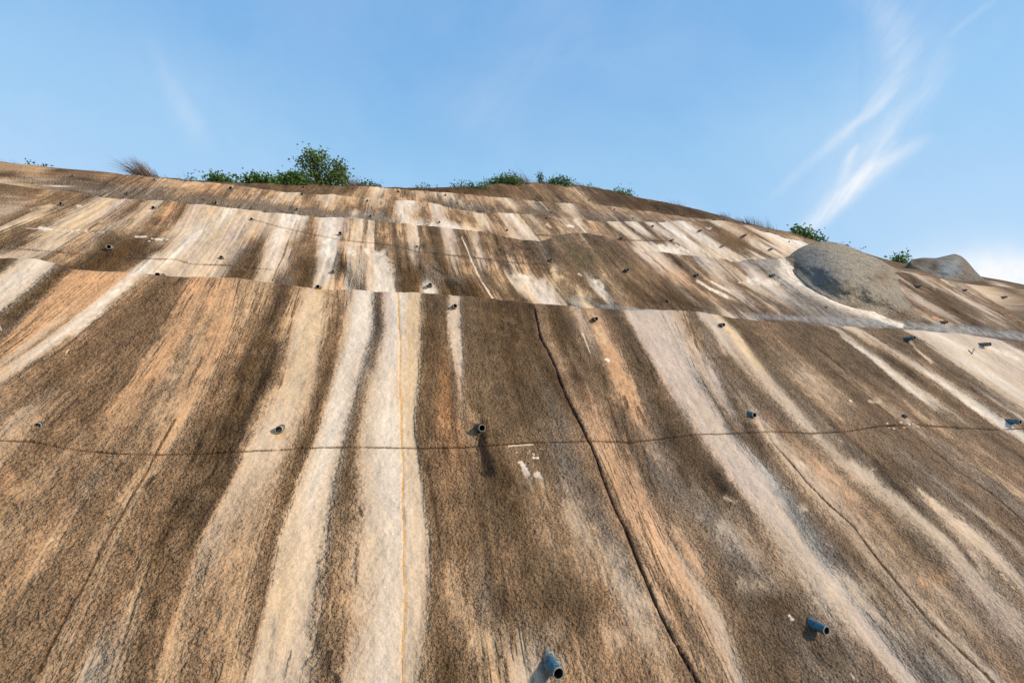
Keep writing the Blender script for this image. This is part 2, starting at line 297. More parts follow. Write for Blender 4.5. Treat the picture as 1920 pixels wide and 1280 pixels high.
ROWS1 = [
 (550, "5:w 12:W 45:w 50:d 75:d 85:n 95:o 140:o 180:o 195:o 200:W 208:W 215:w 235:t 245:b 258:t 270:b 290:n 335:b 348:o 385:o 392:b 400:o 450:t 480:t 500:t 512:b 520:k 530:n 540:b 550:t 570:t 578:w 590:c 606:c 610:t 640:t 646:b 655:l 668:w 675:W 695:W 699:l 704:d 716:d 722:p 740:W 757:W 763:c 775:c 788:w 792:n 843:n 848:w 858:w 864:n 935:d 990:k 1000:k"),
 (620, "0:k 8:n 20:g 28:o 70:o 85:w 95:t 105:t 110:l 125:W 138:w 145:t 160:b 185:b 200:n 240:n 270:b 290:n 300:b 315:t 330:o 355:t 375:b 385:t 400:o 420:o 440:t 460:b 480:n 495:d 515:d 522:b 545:t 560:w 585:c 600:c 605:t 622:b 632:d 640:t 655:w 662:W 695:W 699:w 702:k 712:k 718:g 722:p 742:W 752:W 762:c 790:c 793:b 797:d 840:n 843:w 862:p 866:n 900:n 935:d 960:d 1003:d 1012:b 1030:b 1038:d 1065:d 1072:n 1085:b 1095:l 1110:b 1117:t 1122:o 1140:o 1145:b 1158:n 1165:d 1175:n 1185:n 1190:t 1195:p 1250:p 1280:l 1285:t 1300:t 1310:n 1322:n 1330:p 1345:w 1352:G 1360:c 1378:c 1385:d 1410:n 1440:b 1500:n 1530:n 1568:n 1572:W 1575:w 1580:n 1592:n 1597:c 1615:w 1622:n 1655:n 1690:n 1700:w 1720:w 1740:W 1760:w 1840:p 1850:n 1870:n 1880:l 1900:n 1920:n"),
 (700, "0:w 20:w 35:t 50:b 80:b 120:d 135:b 160:b 200:b 215:d 225:b 245:t 260:o 300:o 310:t 330:g 340:t 365:o 372:g 378:o 395:t 405:n 420:n 435:b 455:d 470:d 480:n 488:d 505:d 512:n 525:b 535:t 560:w 580:w 590:t 605:b 612:d 620:b 628:t 636:W 670:w 675:G 682:g 690:t 700:l 712:w 730:W 745:w 753:c 765:c 780:c 786:w 788:t 792:d 820:b 830:r 850:n 857:l 867:t 870:n 900:n 940:n 960:d 1000:n 1040:d 1050:b 1065:t 1075:d 1085:b 1110:n 1130:d 1145:b 1150:o 1180:o 1183:b 1190:n 1220:d 1232:n 1238:t 1242:p 1290:p 1305:G 1315:t 1322:p 1340:p 1355:n 1390:n 1400:t 1420:l 1430:w 1445:w 1452:k 1465:n 1480:t 1510:l 1530:t 1545:n 1570:n 1590:t 1598:d 1605:n 1665:n 1670:w 1685:w 1690:n 1715:d 1722:b 1735:t 1742:W 1748:w 1755:b 1775:n 1810:n 1820:l 1830:w 1855:W 1870:w 1920:p"),
 (800, "0:t 20:l 40:t 62:t 90:b 150:b 180:b 200:t 230:o 245:n 260:t 272:n 280:t 310:t 330:o 345:t 360:n 375:n 395:d 405:n 420:d 440:d 455:k 465:n 478:t 490:l 500:w 520:w 545:w 555:t 570:t 582:d 592:n 600:t 605:w 620:W 635:W 645:l 652:l 657:d 665:d 672:t 685:w 700:w 710:W 748:W 754:c 768:c 775:w 780:d 795:n 805:d 820:b 840:r 870:b 880:t 890:n 900:d 910:n 940:n 960:n 1040:n 1060:g 1075:b 1085:b 1092:d 1100:t 1112:o 1130:o 1140:t 1150:b 1175:n 1185:b 1200:t 1215:t 1225:g 1240:n 1250:d 1265:d 1275:n 1290:d 1297:t 1305:p 1335:w 1360:p 1365:g 1372:n 1395:n 1415:n 1420:t 1425:w 1435:p 1440:n 1460:b 1480:b 1495:n 1505:l 1515:w 1545:w 1548:l 1552:d 1565:k 1575:b 1585:t 1610:b 1640:n 1700:b 1715:l 1722:b 1740:b 1760:t 1800:n 1830:n 1850:b 1878:b 1887:W 1902:W 1906:b 1920:n"),
 (900, "0:b 30:b 60:t 90:t 120:b 150:b 175:g 195:b 205:n 212:b 240:n 248:t 265:t 285:t 292:d 298:b 320:b 345:n 370:d 385:n 395:k 405:n 420:d 430:n 437:t 445:w 460:w 470:t 480:t 488:w 505:l 515:t 530:b 540:n 548:d 555:n 560:t 567:c 590:W 610:w 625:l 633:n 645:d 665:n 672:t 680:w 700:w 730:W 753:W 760:w 775:w 788:w 793:t 797:d 802:n 815:b 840:b 870:b 880:n 905:n 915:n 940:d 960:d 975:n 985:t 995:b 1010:t 1018:b 1030:b 1060:g 1090:g 1115:b 1128:b 1142:t 1150:o 1190:o 1203:t 1210:n 1220:n 1235:g 1260:g 1290:d 1310:n 1325:k 1355:k 1365:n 1375:t 1383:p 1400:p 1430:p 1440:G 1460:G 1468:n 1480:n 1490:b 1500:t 1512:w 1522:p 1530:t 1560:o 1590:t 1610:n 1622:l 1630:w 1650:w 1660:l 1665:d 1680:k 1690:n 1715:d 1725:n 1740:g 1800:b 1850:g 1870:b 1885:t 1900:b 1920:b"),
 (1010, "0:t 20:t 50:b 80:o 100:t 130:b 170:b 180:t 203:t 230:b 237:n 243:b 280:b 300:d 312:d 318:b 340:n 355:d 370:n 382:b 390:l 410:l 425:b 440:t 480:t 500:b 515:n 520:b 525:l 540:c 560:w 577:w 600:w 612:l 618:d 630:n 650:t 665:t 670:n 674:l 690:w 720:w 750:W 763:w 785:w 800:w 806:t 810:d 815:n 840:b 860:b 880:n 905:n 920:n 940:b 960:n 990:n 1005:b 1015:t 1030:t 1055:b 1075:t 1095:l 1115:t 1140:g 1155:g 1175:b 1190:b 1205:t 1215:o 1245:o 1255:t 1265:b 1270:o 1290:t 1320:b 1335:g 1345:n 1365:G 1385:l 1405:t 1430:b 1440:t 1460:l 1475:l 1490:p 1500:w 1510:G 1535:G 1550:n 1570:n 1590:b 1605:t 1612:w 1620:l 1628:b 1650:n 1670:t 1690:b 1715:n 1740:n 1747:w 1770:w 1795:l 1810:n 1818:t 1825:w 1850:l 1862:n 1880:n 1895:l 1905:b 1920:d"),
 (1130, "0:b 25:t 48:n 55:b 80:t 115:b 134:t 160:t 190:b 220:b 250:t 270:b 288:d 295:n 310:b 340:b 355:t 370:g 380:b 400:b 430:t 460:t 480:b 490:n 497:b 503:l 515:c 530:c 560:w 590:l 603:t 608:d 618:d 625:b 640:t 660:b 672:t 685:l 710:w 740:W 750:w 765:w 785:w 800:t 808:b 815:n 850:t 880:t 890:b 905:g 930:n 960:b 1000:n 1040:n 1080:n 1120:b 1150:b 1170:l 1195:l 1215:g 1225:t 1237:t 1250:o 1265:n 1275:b 1290:t 1310:o 1330:w 1345:t 1365:b 1390:n 1420:g 1440:d 1470:d 1500:n 1530:g 1560:l 1590:p 1605:G 1625:l 1640:w 1648:n 1665:t 1675:n 1690:n 1700:l 1725:l 1730:n 1760:b 1790:l 1805:b 1830:n 1850:p 1875:l 1890:l 1900:n 1920:n"),
 (1260, "0:b 20:n 45:t 65:n 90:t 140:b 160:l 200:g 230:t 260:n 275:b 300:t 340:t 380:b 399:n 403:b 420:t 460:t 475:l 480:w 520:w 530:l 535:g 545:l 575:w 580:t 585:n 595:g 610:d 617:d 625:t 632:d 640:t 655:l 680:w 720:W 740:w 762:w 790:t 815:n 840:d 860:n 880:n 900:t 920:t 950:t 960:l 975:w 1005:l 1020:G 1030:n 1050:t 1065:b 1100:t 1150:b 1200:b 1240:t 1275:b 1290:n 1305:b 1330:t 1345:n 1355:t 1385:l 1400:b 1420:n 1440:n 1500:n 1530:g 1580:n 1600:g 1640:n 1650:b 1670:l 1700:p 1720:g 1760:G 1800:n 1830:l 1850:G 1868:b 1900:b 1920:b")]
FLOW2 = [[(-60,430),(-300,560)], [(130,385),(0,440),(-100,485)], [(200,372),(162,395),(100,425),(0,480),(-60,505)], [(350,388),(325,435),(275,480),(240,512)],
 [(440,396),(410,450),(360,517)], [(532,402),(505,465),(475,522)], [(560,405),(535,475),(510,528)], [(622,409),(612,470),(590,535)], [(705,418),(705,465),(715,543)], [(780,427),(795,500),(805,549)],
 [(864,433),(893,513),(925,562)], [(905,440),(930,510),(965,567)], [(955,450),(985,512),(1030,574)], [(1020,466),(1065,530),(1110,578)], [(1092,460),(1130,512),(1205,586)], [(1209,471),(1252,510),(1294,546),(1350,592)],
 [(1342,481),(1391,527),(1462,574),(1500,605)], [(1406,486),(1444,514),(1520,570),(1580,612)], [(1520,490),(1600,560),(1700,618)], [(1690,513),(1780,570),(1900,636)], [(1800,527),(1920,590),(2010,650)], [(2100,570),(2300,680)]]
ROWS2 = [
 (.08, "0:n 25:n 62:b 100:b 150:n 172:l 200:c 215:p 240:t 255:n 262:t 287:w 300:t 320:o 340:n 350:t 358:p 370:w 400:c 430:W 440:w 520:w 532:W 560:W 582:b 590:t 610:W 628:W 640:p 660:t 668:w 680:w 687:n 692:w 700:w 708:t 720:b 730:t 738:n 745:t 755:t 760:b 770:w 785:w 788:d 797:t 805:d 812:n 825:n 833:p 850:p 860:n 872:n 880:t 892:l 905:b 918:t 930:n 935:d 945:b 960:b 975:b 990:n 1010:n 1020:g 1035:n 1050:b 1070:e 1100:b 1110:t 1118:n 1130:n 1160:n 1190:b 1195:n 1205:p 1240:w 1256:b 1263:k 1270:n 1280:t 1290:b 1300:b 1310:G 1330:p 1342:w 1345:b 1350:w 1365:t 1380:b 1395:p 1410:p 1418:n 1430:G 1445:G 1470:G 1500:b 1560:n 1640:t 1682:n 1688:w 1695:n 1720:n 1733:l 1760:t 1775:n 1800:l 1815:t 1830:w 1845:t 1860:t 1900:n 1920:t"),
 (.4, "0:l 15:t 30:n 40:w 60:c 75:t 87:b 95:b 110:l 125:c 150:c 165:t 180:t 200:l 230:t 260:t 290:b 300:n 312:t 325:w 345:w 370:W 400:c 410:c 430:p 450:l 470:t 485:b 495:b 505:w 520:W 535:w 545:t 560:b 575:b 592:b 602:w 608:W 628:W 637:t 645:t 665:w 680:t 690:w 703:w 712:n 720:b 735:t 745:n 752:t 762:n 770:l 785:l 795:b 808:t 815:n 825:d 835:t 845:l 855:l 868:b 884:n 895:l 905:p 912:b 918:n 925:t 932:t 940:n 955:n 960:l 975:t 990:o 1010:b 1030:n 1045:b 1060:t 1075:b 1100:e 1130:t 1150:n 1175:b 1200:n 1220:b 1240:b 1258:t 1280:o 1295:b 1300:b 1312:b 1325:t 1340:t 1360:l 1375:b 1390:b 1395:w 1405:w 1412:w 1420:b 1430:W 1445:p 1460:l 1470:G 1500:G 1600:G 1700:t 1706:p 1725:l 1735:n 1760:d 1790:n 1805:n 1820:p 1840:l 1850:b 1870:b 1880:n 1893:w 1900:w 1910:n 1920:n"),
 (.7, "0:n 25:n 50:n 62:t 75:l 85:w 100:w 112:l 120:b 140:t 150:b 165:t 180:b 190:n 205:d 240:d 265:n 285:n 300:b 305:l 315:w 330:W 350:w 365:p 380:w 400:w 420:w 435:l 445:G 455:n 468:d 482:b 495:w 515:W 530:w 540:p 547:t 558:n 570:d 585:d 595:g 608:W 620:W 630:G 638:d 648:n 655:G 665:w 675:G 690:l 695:w 705:W 720:W 728:w 733:d 745:d 760:n 775:n 790:n 797:g 810:g 820:G 828:n 840:k 855:g 870:b 885:t 898:t 905:g 915:n 925:n 935:t 950:t 958:b 962:W 980:c 998:W 1003:d 1010:W 1028:w 1035:b 1040:c 1058:c 1065:b 1080:n 1095:b 1110:b 1114:n 1118:W 1130:W 1140:n 1160:t 1190:n 1210:d 1230:n 1250:n 1256:d 1279:n 1294:l 1300:n 1322:b 1331:t 1346:b 1385:n 1395:l 1405:p 1412:b 1425:n 1434:w 1450:n 1472:l 1485:G 1500:G 1560:G 1600:G 1700:g 1728:t 1752:n 1765:b 1780:l 1800:n 1820:d 1835:l 1850:t 1870:l 1890:n 1920:b"),
 (.95, "0:w 20:w 40:w 50:b 60:t 75:b 90:t 105:t 115:n 130:d 200:d 225:n 235:b 245:l 255:W 275:W 300:w 330:w 350:w 380:w 400:w 415:l 430:n 445:d 470:n 478:b 485:w 500:w 510:w 520:n 540:g 560:d 575:d 585:n 592:w 615:w 635:o 645:w 652:G 670:g 685:g 695:w 705:W 730:W 738:W 742:n 755:d 780:d 790:t 797:W 812:W 818:t 830:n 850:d 880:d 900:d 925:b 935:t 950:n 965:n 980:n 995:b 1005:w 1020:W 1050:p 1060:l 1066:n 1075:G 1085:G 1095:c 1110:c 1118:n 1140:n 1160:n 1185:t 1200:d 1220:n 1250:d 1280:n 1310:n 1340:g 1370:w 1385:g 1400:p 1430:n 1460:b 1490:n 1510:n 1530:g 1560:G 1600:G 1660:g 1700:n 1768:n 1775:W 1790:o 1805:t 1830:n 1860:d 1890:n 1920:n")]
FLOW3 = [[(-160,318),(-230,352)], [(-40,318),(-120,360)], [(100,325),(30,362)], [(320,340),(260,380)], [(480,354),(450,394)], [(590,364),(570,405)], [(690,371),(680,416)], [(755,376),(755,424)], [(815,384),(830,430)], [(890,394),(915,440)], [(960,399),(1000,445),(1022,466)],
 [(1060,408),(1110,458)], [(1085,412),(1118,448),(1130,470)], [(1142,416),(1176,446),(1205,470)], [(1230,424),(1300,480)], [(1310,432),(1400,488)], [(1400,442),(1480,488)], [(1480,452),(1560,496)], [(1620,480),(1700,512)], [(1830,523),(1870,540)], [(2000,548),(2060,570)]]
ROWS3 = [
 (.12, "0:b 10:t 60:t 100:b 160:b 250:b 300:t 350:t 400:o 430:t 470:t 515:t 530:w 560:w 575:b 590:b 600:w 620:w 640:t 660:t 680:b 690:w 710:w 725:t 738:b 750:W 775:W 780:w 795:t 805:t 812:W 830:w 845:t 855:b 870:t 881:t 890:w 905:w 915:b 930:t 945:w 960:W 970:c 980:t 1000:l 1015:b 1025:n 1035:b 1050:t 1060:l 1075:t 1085:w 1095:t 1115:o 1130:t 1140:n 1150:w 1165:w 1180:b 1195:W 1207:w 1210:n 1219:b 1230:W 1242:w 1249:b 1255:W 1270:W 1282:t 1290:W 1310:W 1316:w 1325:t 1345:b 1370:e 1385:w 1400:w 1420:t 1440:b 1458:w 1470:W 1500:W 1515:W 1525:b 1620:n 1640:w 1650:w 1655:n 1680:n 1700:p 1730:n 1840:n 1860:w 1880:n 1920:n"),
 (.55, "0:b 40:g 100:g 150:g 240:g 300:g 340:t 370:g 400:b 440:t 470:g 510:g 530:t 545:t 570:t 590:b 605:t 630:t 650:b 680:b 700:t 720:n 740:t 752:W 765:w 780:t 800:b 815:p 830:p 845:t 855:b 870:t 880:b 895:t 905:w 915:w 925:t 935:t 945:b 955:l 970:t 980:W 990:w 998:l 1008:t 1025:t 1040:b 1050:t 1065:t 1075:l 1080:b 1095:t 1105:t 1125:o 1150:t 1165:b 1175:n 1185:w 1200:w 1211:b 1222:n 1232:b 1250:t 1262:n 1270:l 1285:W 1300:W 1312:b 1320:w 1335:W 1350:w 1362:n 1385:n 1405:b 1420:b 1430:w 1440:W 1450:w 1456:b 1465:W 1475:w 1500:w 1530:b 1920:n"),
 (.92, "0:l 40:t 100:g 300:g 500:g 650:g 660:W 680:G 720:G 745:g 760:W 780:W 800:G 830:W 860:W 880:c 905:w 915:b 950:t 980:w 1010:w 1025:t 1060:t 1100:t 1150:t 1180:b 1195:w 1215:w 1235:W 1265:W 1285:w 1300:p 1330:w 1350:w 1380:w 1395:w 1400:n 1406:W 1420:t 1432:W 1445:b 1460:t 1480:w 1530:b 1700:l 1730:n 1760:t 1800:n 1920:n")]
FLOW4 = [[(0,312),(-30,325)], [(480,344),(455,354)], [(755,354),(755,378)], [(960,369),(985,400)], [(1065,381),(1100,413)], [(1250,401),(1290,430)], [(1500,443),(1530,458)], [(1900,532),(1920,540)]]
ROWS4 = [
 (.2, "0:b 300:n 400:n 440:n 560:d 600:n 640:n 660:d 690:t 700:w 720:w 735:t 750:t 765:n 775:w 790:w 797:b 815:w 840:w 870:b 880:t 900:t 920:t 950:w 970:b 985:t 1000:w 1020:b 1040:n 1060:w 1075:w 1085:b 1100:b 1120:t 1140:t 1170:t 1190:b 1210:t 1250:b 1275:t 1290:b 1320:t 1350:t 1380:b 1400:t 1450:b 1470:t 1500:t 1530:b 1700:n 1900:n"),
 (.8, "0:b 300:g 440:n 600:n 640:n 690:t 700:l 720:t 735:b 790:t 810:b 830:g 870:g 900:g 960:b 1000:g 1040:g 1060:t 1075:w 1090:t 1100:g 1130:g 1180:g 1200:g 1240:b 1275:t 1290:g 1320:t 1350:b 1380:b 1400:t 1450:b 1500:t 1530:b 1700:n 1900:n")]
ROWS5 = [(.5, "0:t 60:t 120:b 240:b 330:n 400:n 640:n 720:d 800:d 860:d 930:n 970:b 990:n 1010:b 1040:n 1060:b 1090:t 1105:n 1150:d 1300:d 1350:n 1400:n 1440:b 1500:b 1560:b 1640:n 1700:n 1920:n")]
def flow_u(x, y, lines):
    Xs = np.stack([xinterp(y, [p[1] for p in l], [p[0] for p in l]) for l in lines])
    Xs = np.maximum.accumulate(Xs+np.arange(len(lines))[:, None]*.5, axis=0)
    n = len(lines); idx = np.clip((x[None] > Xs).sum(0)-1, 0, n-2); ii = np.arange(len(x))
    a = Xs[idx, ii]; b = Xs[idx+1, ii]
    base = np.array([l[0][0] for l in lines], float)       # u measured in pixels along the upper edge
    f = (x-a)/(b-a)
    f = np.clip(f, -3, 4)
    return base[idx]+(base[idx+1]-base[idx])*f
UG = np.arange(-400, 2400, .5)
def row_tables(rows, flow, yfun):
    T = []
    for r, s in rows:
        ks = [a.split(':') for a in s.split()]; x = np.array([float(a) for a, _ in ks]); c = np.array([PALL[b] for _, b in ks])
        u = flow_u(x, yfun(r, x), flow); o = np.argsort(u, kind='stable'); u = u[o]; c = c[o]
        tab = np.stack([np.interp(UG, u, c[:, j]) for j in range(3)], 1)
        # outside the authored range repeat earlier tones, mirrored
        lo, hi = u[0], u[-1]; span = hi-lo
        m = np.where(UG < lo, 2*lo-UG, np.where(UG > hi, 2*hi-UG, UG)); m = np.clip(m, lo, hi)
        tab = np.stack([np.interp(m, u, c[:, j]) for j in range(3)], 1)
        T.append((r, tab, lo, hi))
    return T
def eline(k, x):
    e = np.array(EDGE[k], float); return np.interp(x, e[:, 0], e[:, 1])
def paint(sel, rows, flow, yfun, prm, pj):
    x = PX[sel]; y = PY[sel]
    u = np.concatenate([flow_u(a, b, flow) for a, b in zip(np.array_split(x, 12), np.array_split(y, 12))])
    X = PF[sel, 0]; Z = PF[sel, 2]
    uj = u+(fbm(u/14, Z*1.3, 5, 3)-.5)*pj+(fbm(u/3.5, Z*4.5, 6, 3)-.5)*pj*.5+(fbm(X*70, Z*80, 7, 2)-.5)*pj*(1.3 if rows is ROWS1 else .6)
    T = row_tables(rows, flow, yfun)
    v = prm(x, y)+(fbm(u/11, Z*.8, 2, 3)-.5)*(prm(x, y+30)-prm(x, y-30))*(1.6 if rows is ROWS1 else .5)
    ui = np.clip(((uj-UG[0])/.5), 0, len(UG)-2); i0 = ui.astype(int); fu = (ui-i0)[:, None]
    cols = []
    rv = np.array([t[0] for t in T], float)
    out = np.zeros((len(x), 3))
    k = np.clip(np.searchsorted(rv, v)-1, 0, max(len(rv)-2, 0))
    tabs = np.stack([t[1] for t in T])
    sg = 5.0 if rows is ROWS1 else 1.5
    kk = np.exp(-.5*(np.arange(-30, 31)*.5/sg)**2); kk /= kk.sum()
    tabs = np.stack([np.stack([np.convolve(np.pad(tb[:, j], 30, mode='edge'), kk, 'valid') for j in range(3)], 1) for tb in tabs])
    if rows is ROWS1:                              # top row only covers the left part
        hi = T[0][3]; m = UG > hi-2; tabs[0][m] = tabs[1][m]
        for q in range(1, len(T)):                 # and rows that start right of an authored span borrow from their neighbour
            pass
        for q in range(len(T)-2, -1, -1): pass
        for q in range(len(T)):
            lo_, hi_ = T[q][2], T[q][3]
            if q > 0:
                m = UG > hi_; tabs[q][m] = tabs[q-1][m]*.6+tabs[q][m]*.4
                m = UG < lo_; tabs[q][m] = tabs[q-1][m]*.6+tabs[q][m]*.4
    if len(rv) > 1:
        f = np.clip((v-rv[k])/(rv[k+1]-rv[k]), 0, 1)[:, None]; k2 = k+1
    else: f = np.zeros((len(x), 1)); k2 = k
    A = tabs[k, i0]*(1-fu)+tabs[k, i0+1]*fu; B = tabs[k2, i0]*(1-fu)+tabs[k2, i0+1]*fu
    return A*(1-f)+B*f, u
COL = np.tile(PALL['b'], (len(PF), 1)); UU = PX.copy()
def face_prm(k):
    def f(x, y):
        a = eline(k, x); b = eline(k-1, x); return (y-a)/np.maximum(b-a, 2)
    return f
def face_yf(k): return lambda r, x: eline(k, x)+r*(eline(k-1, x)-eline(k, x))
for k, (rows, flow) in {1: (ROWS1, FLOW1), 2: (ROWS2, FLOW2), 3: (ROWS3, FLOW3), 4: (ROWS4, FLOW4), 5: (ROWS5, FLOW4)}.items():
    sel = np.where(FL == k)[0]
    if k == 1: c, u = paint(sel, rows, flow, lambda r, x: np.full(len(x), float(r)), lambda x, y: y, 6)
    else: c, u = paint(sel, rows, flow, face_yf(k), face_prm(k), 4 if k == 2 else 3)
    COL[sel] = c; UU[sel] = u
Zf = PF[:, 2]; Xf = PF[:, 0]; Sf = SL.reshape(-1)
dist = np.linalg.norm(PF-CAM, axis=1)
# fine run-off streaking, mottling and dark algae dribbles (all lie along the run of the water)
s1 = fbm(UU/9, Sf*.9, 3, 4, .6); s2 = fbm(UU/2.8, Sf*2.6, 5, 3, .6); s3 = fbm(Xf*2.2, Sf*2.2, 1, 4, .6); s4 = fbm(Xf*14, Sf*14, 2, 3, .6)
lum = COL@np.array([.3, .5, .2])
dark = 1-ss(.18, .5, lum)
up2 = np.where(FL >= 2, 1., 0.); s5 = fbm(UU/4.2+9, Sf*.7, 1, 3, .6)
mul = (1.06+.06*(1-dark))*np.exp((s1-.5)*(.15+.5*dark+.1*up2)+(s5-.5)*(.5*up2+.2)+(s2-.5)*(.12+.35*dark+.1*up2)+(s3-.5)*(.3+.9*dark)+(s4-.5)*(.2+.6*dark))
drb = ss(.57, .68, fbm(UU/3.4+50, Sf*3.0, 6, 3, .6))*ss(.45, .6, fbm(UU/60, Sf*.8, 4, 2))*(.25+.75*dark)
mul *= 1-.55*drb
pale = ss(.62, .8, fbm(Xf*5, Sf*5, 7, 4, .65))*dark
COL = COL*mul[:, None]; COL = COL*(1-.25*pale[:, None])+PALL['t']*.25*pale[:, None]
# the run-off is warm (iron) on the left and greyer towards the right
lu = COL@np.array([.3, .5, .2]); wr = ss(800, 1150, UU)[:, None]
COL = COL*(1-.14*wr)+lu[:, None]*np.array([1.04, .99, .94])*.14*wr
lq = COL@np.array([.3, .5, .2]); COL = COL*((.20/np.maximum(lq, .01))**.16)[:, None]
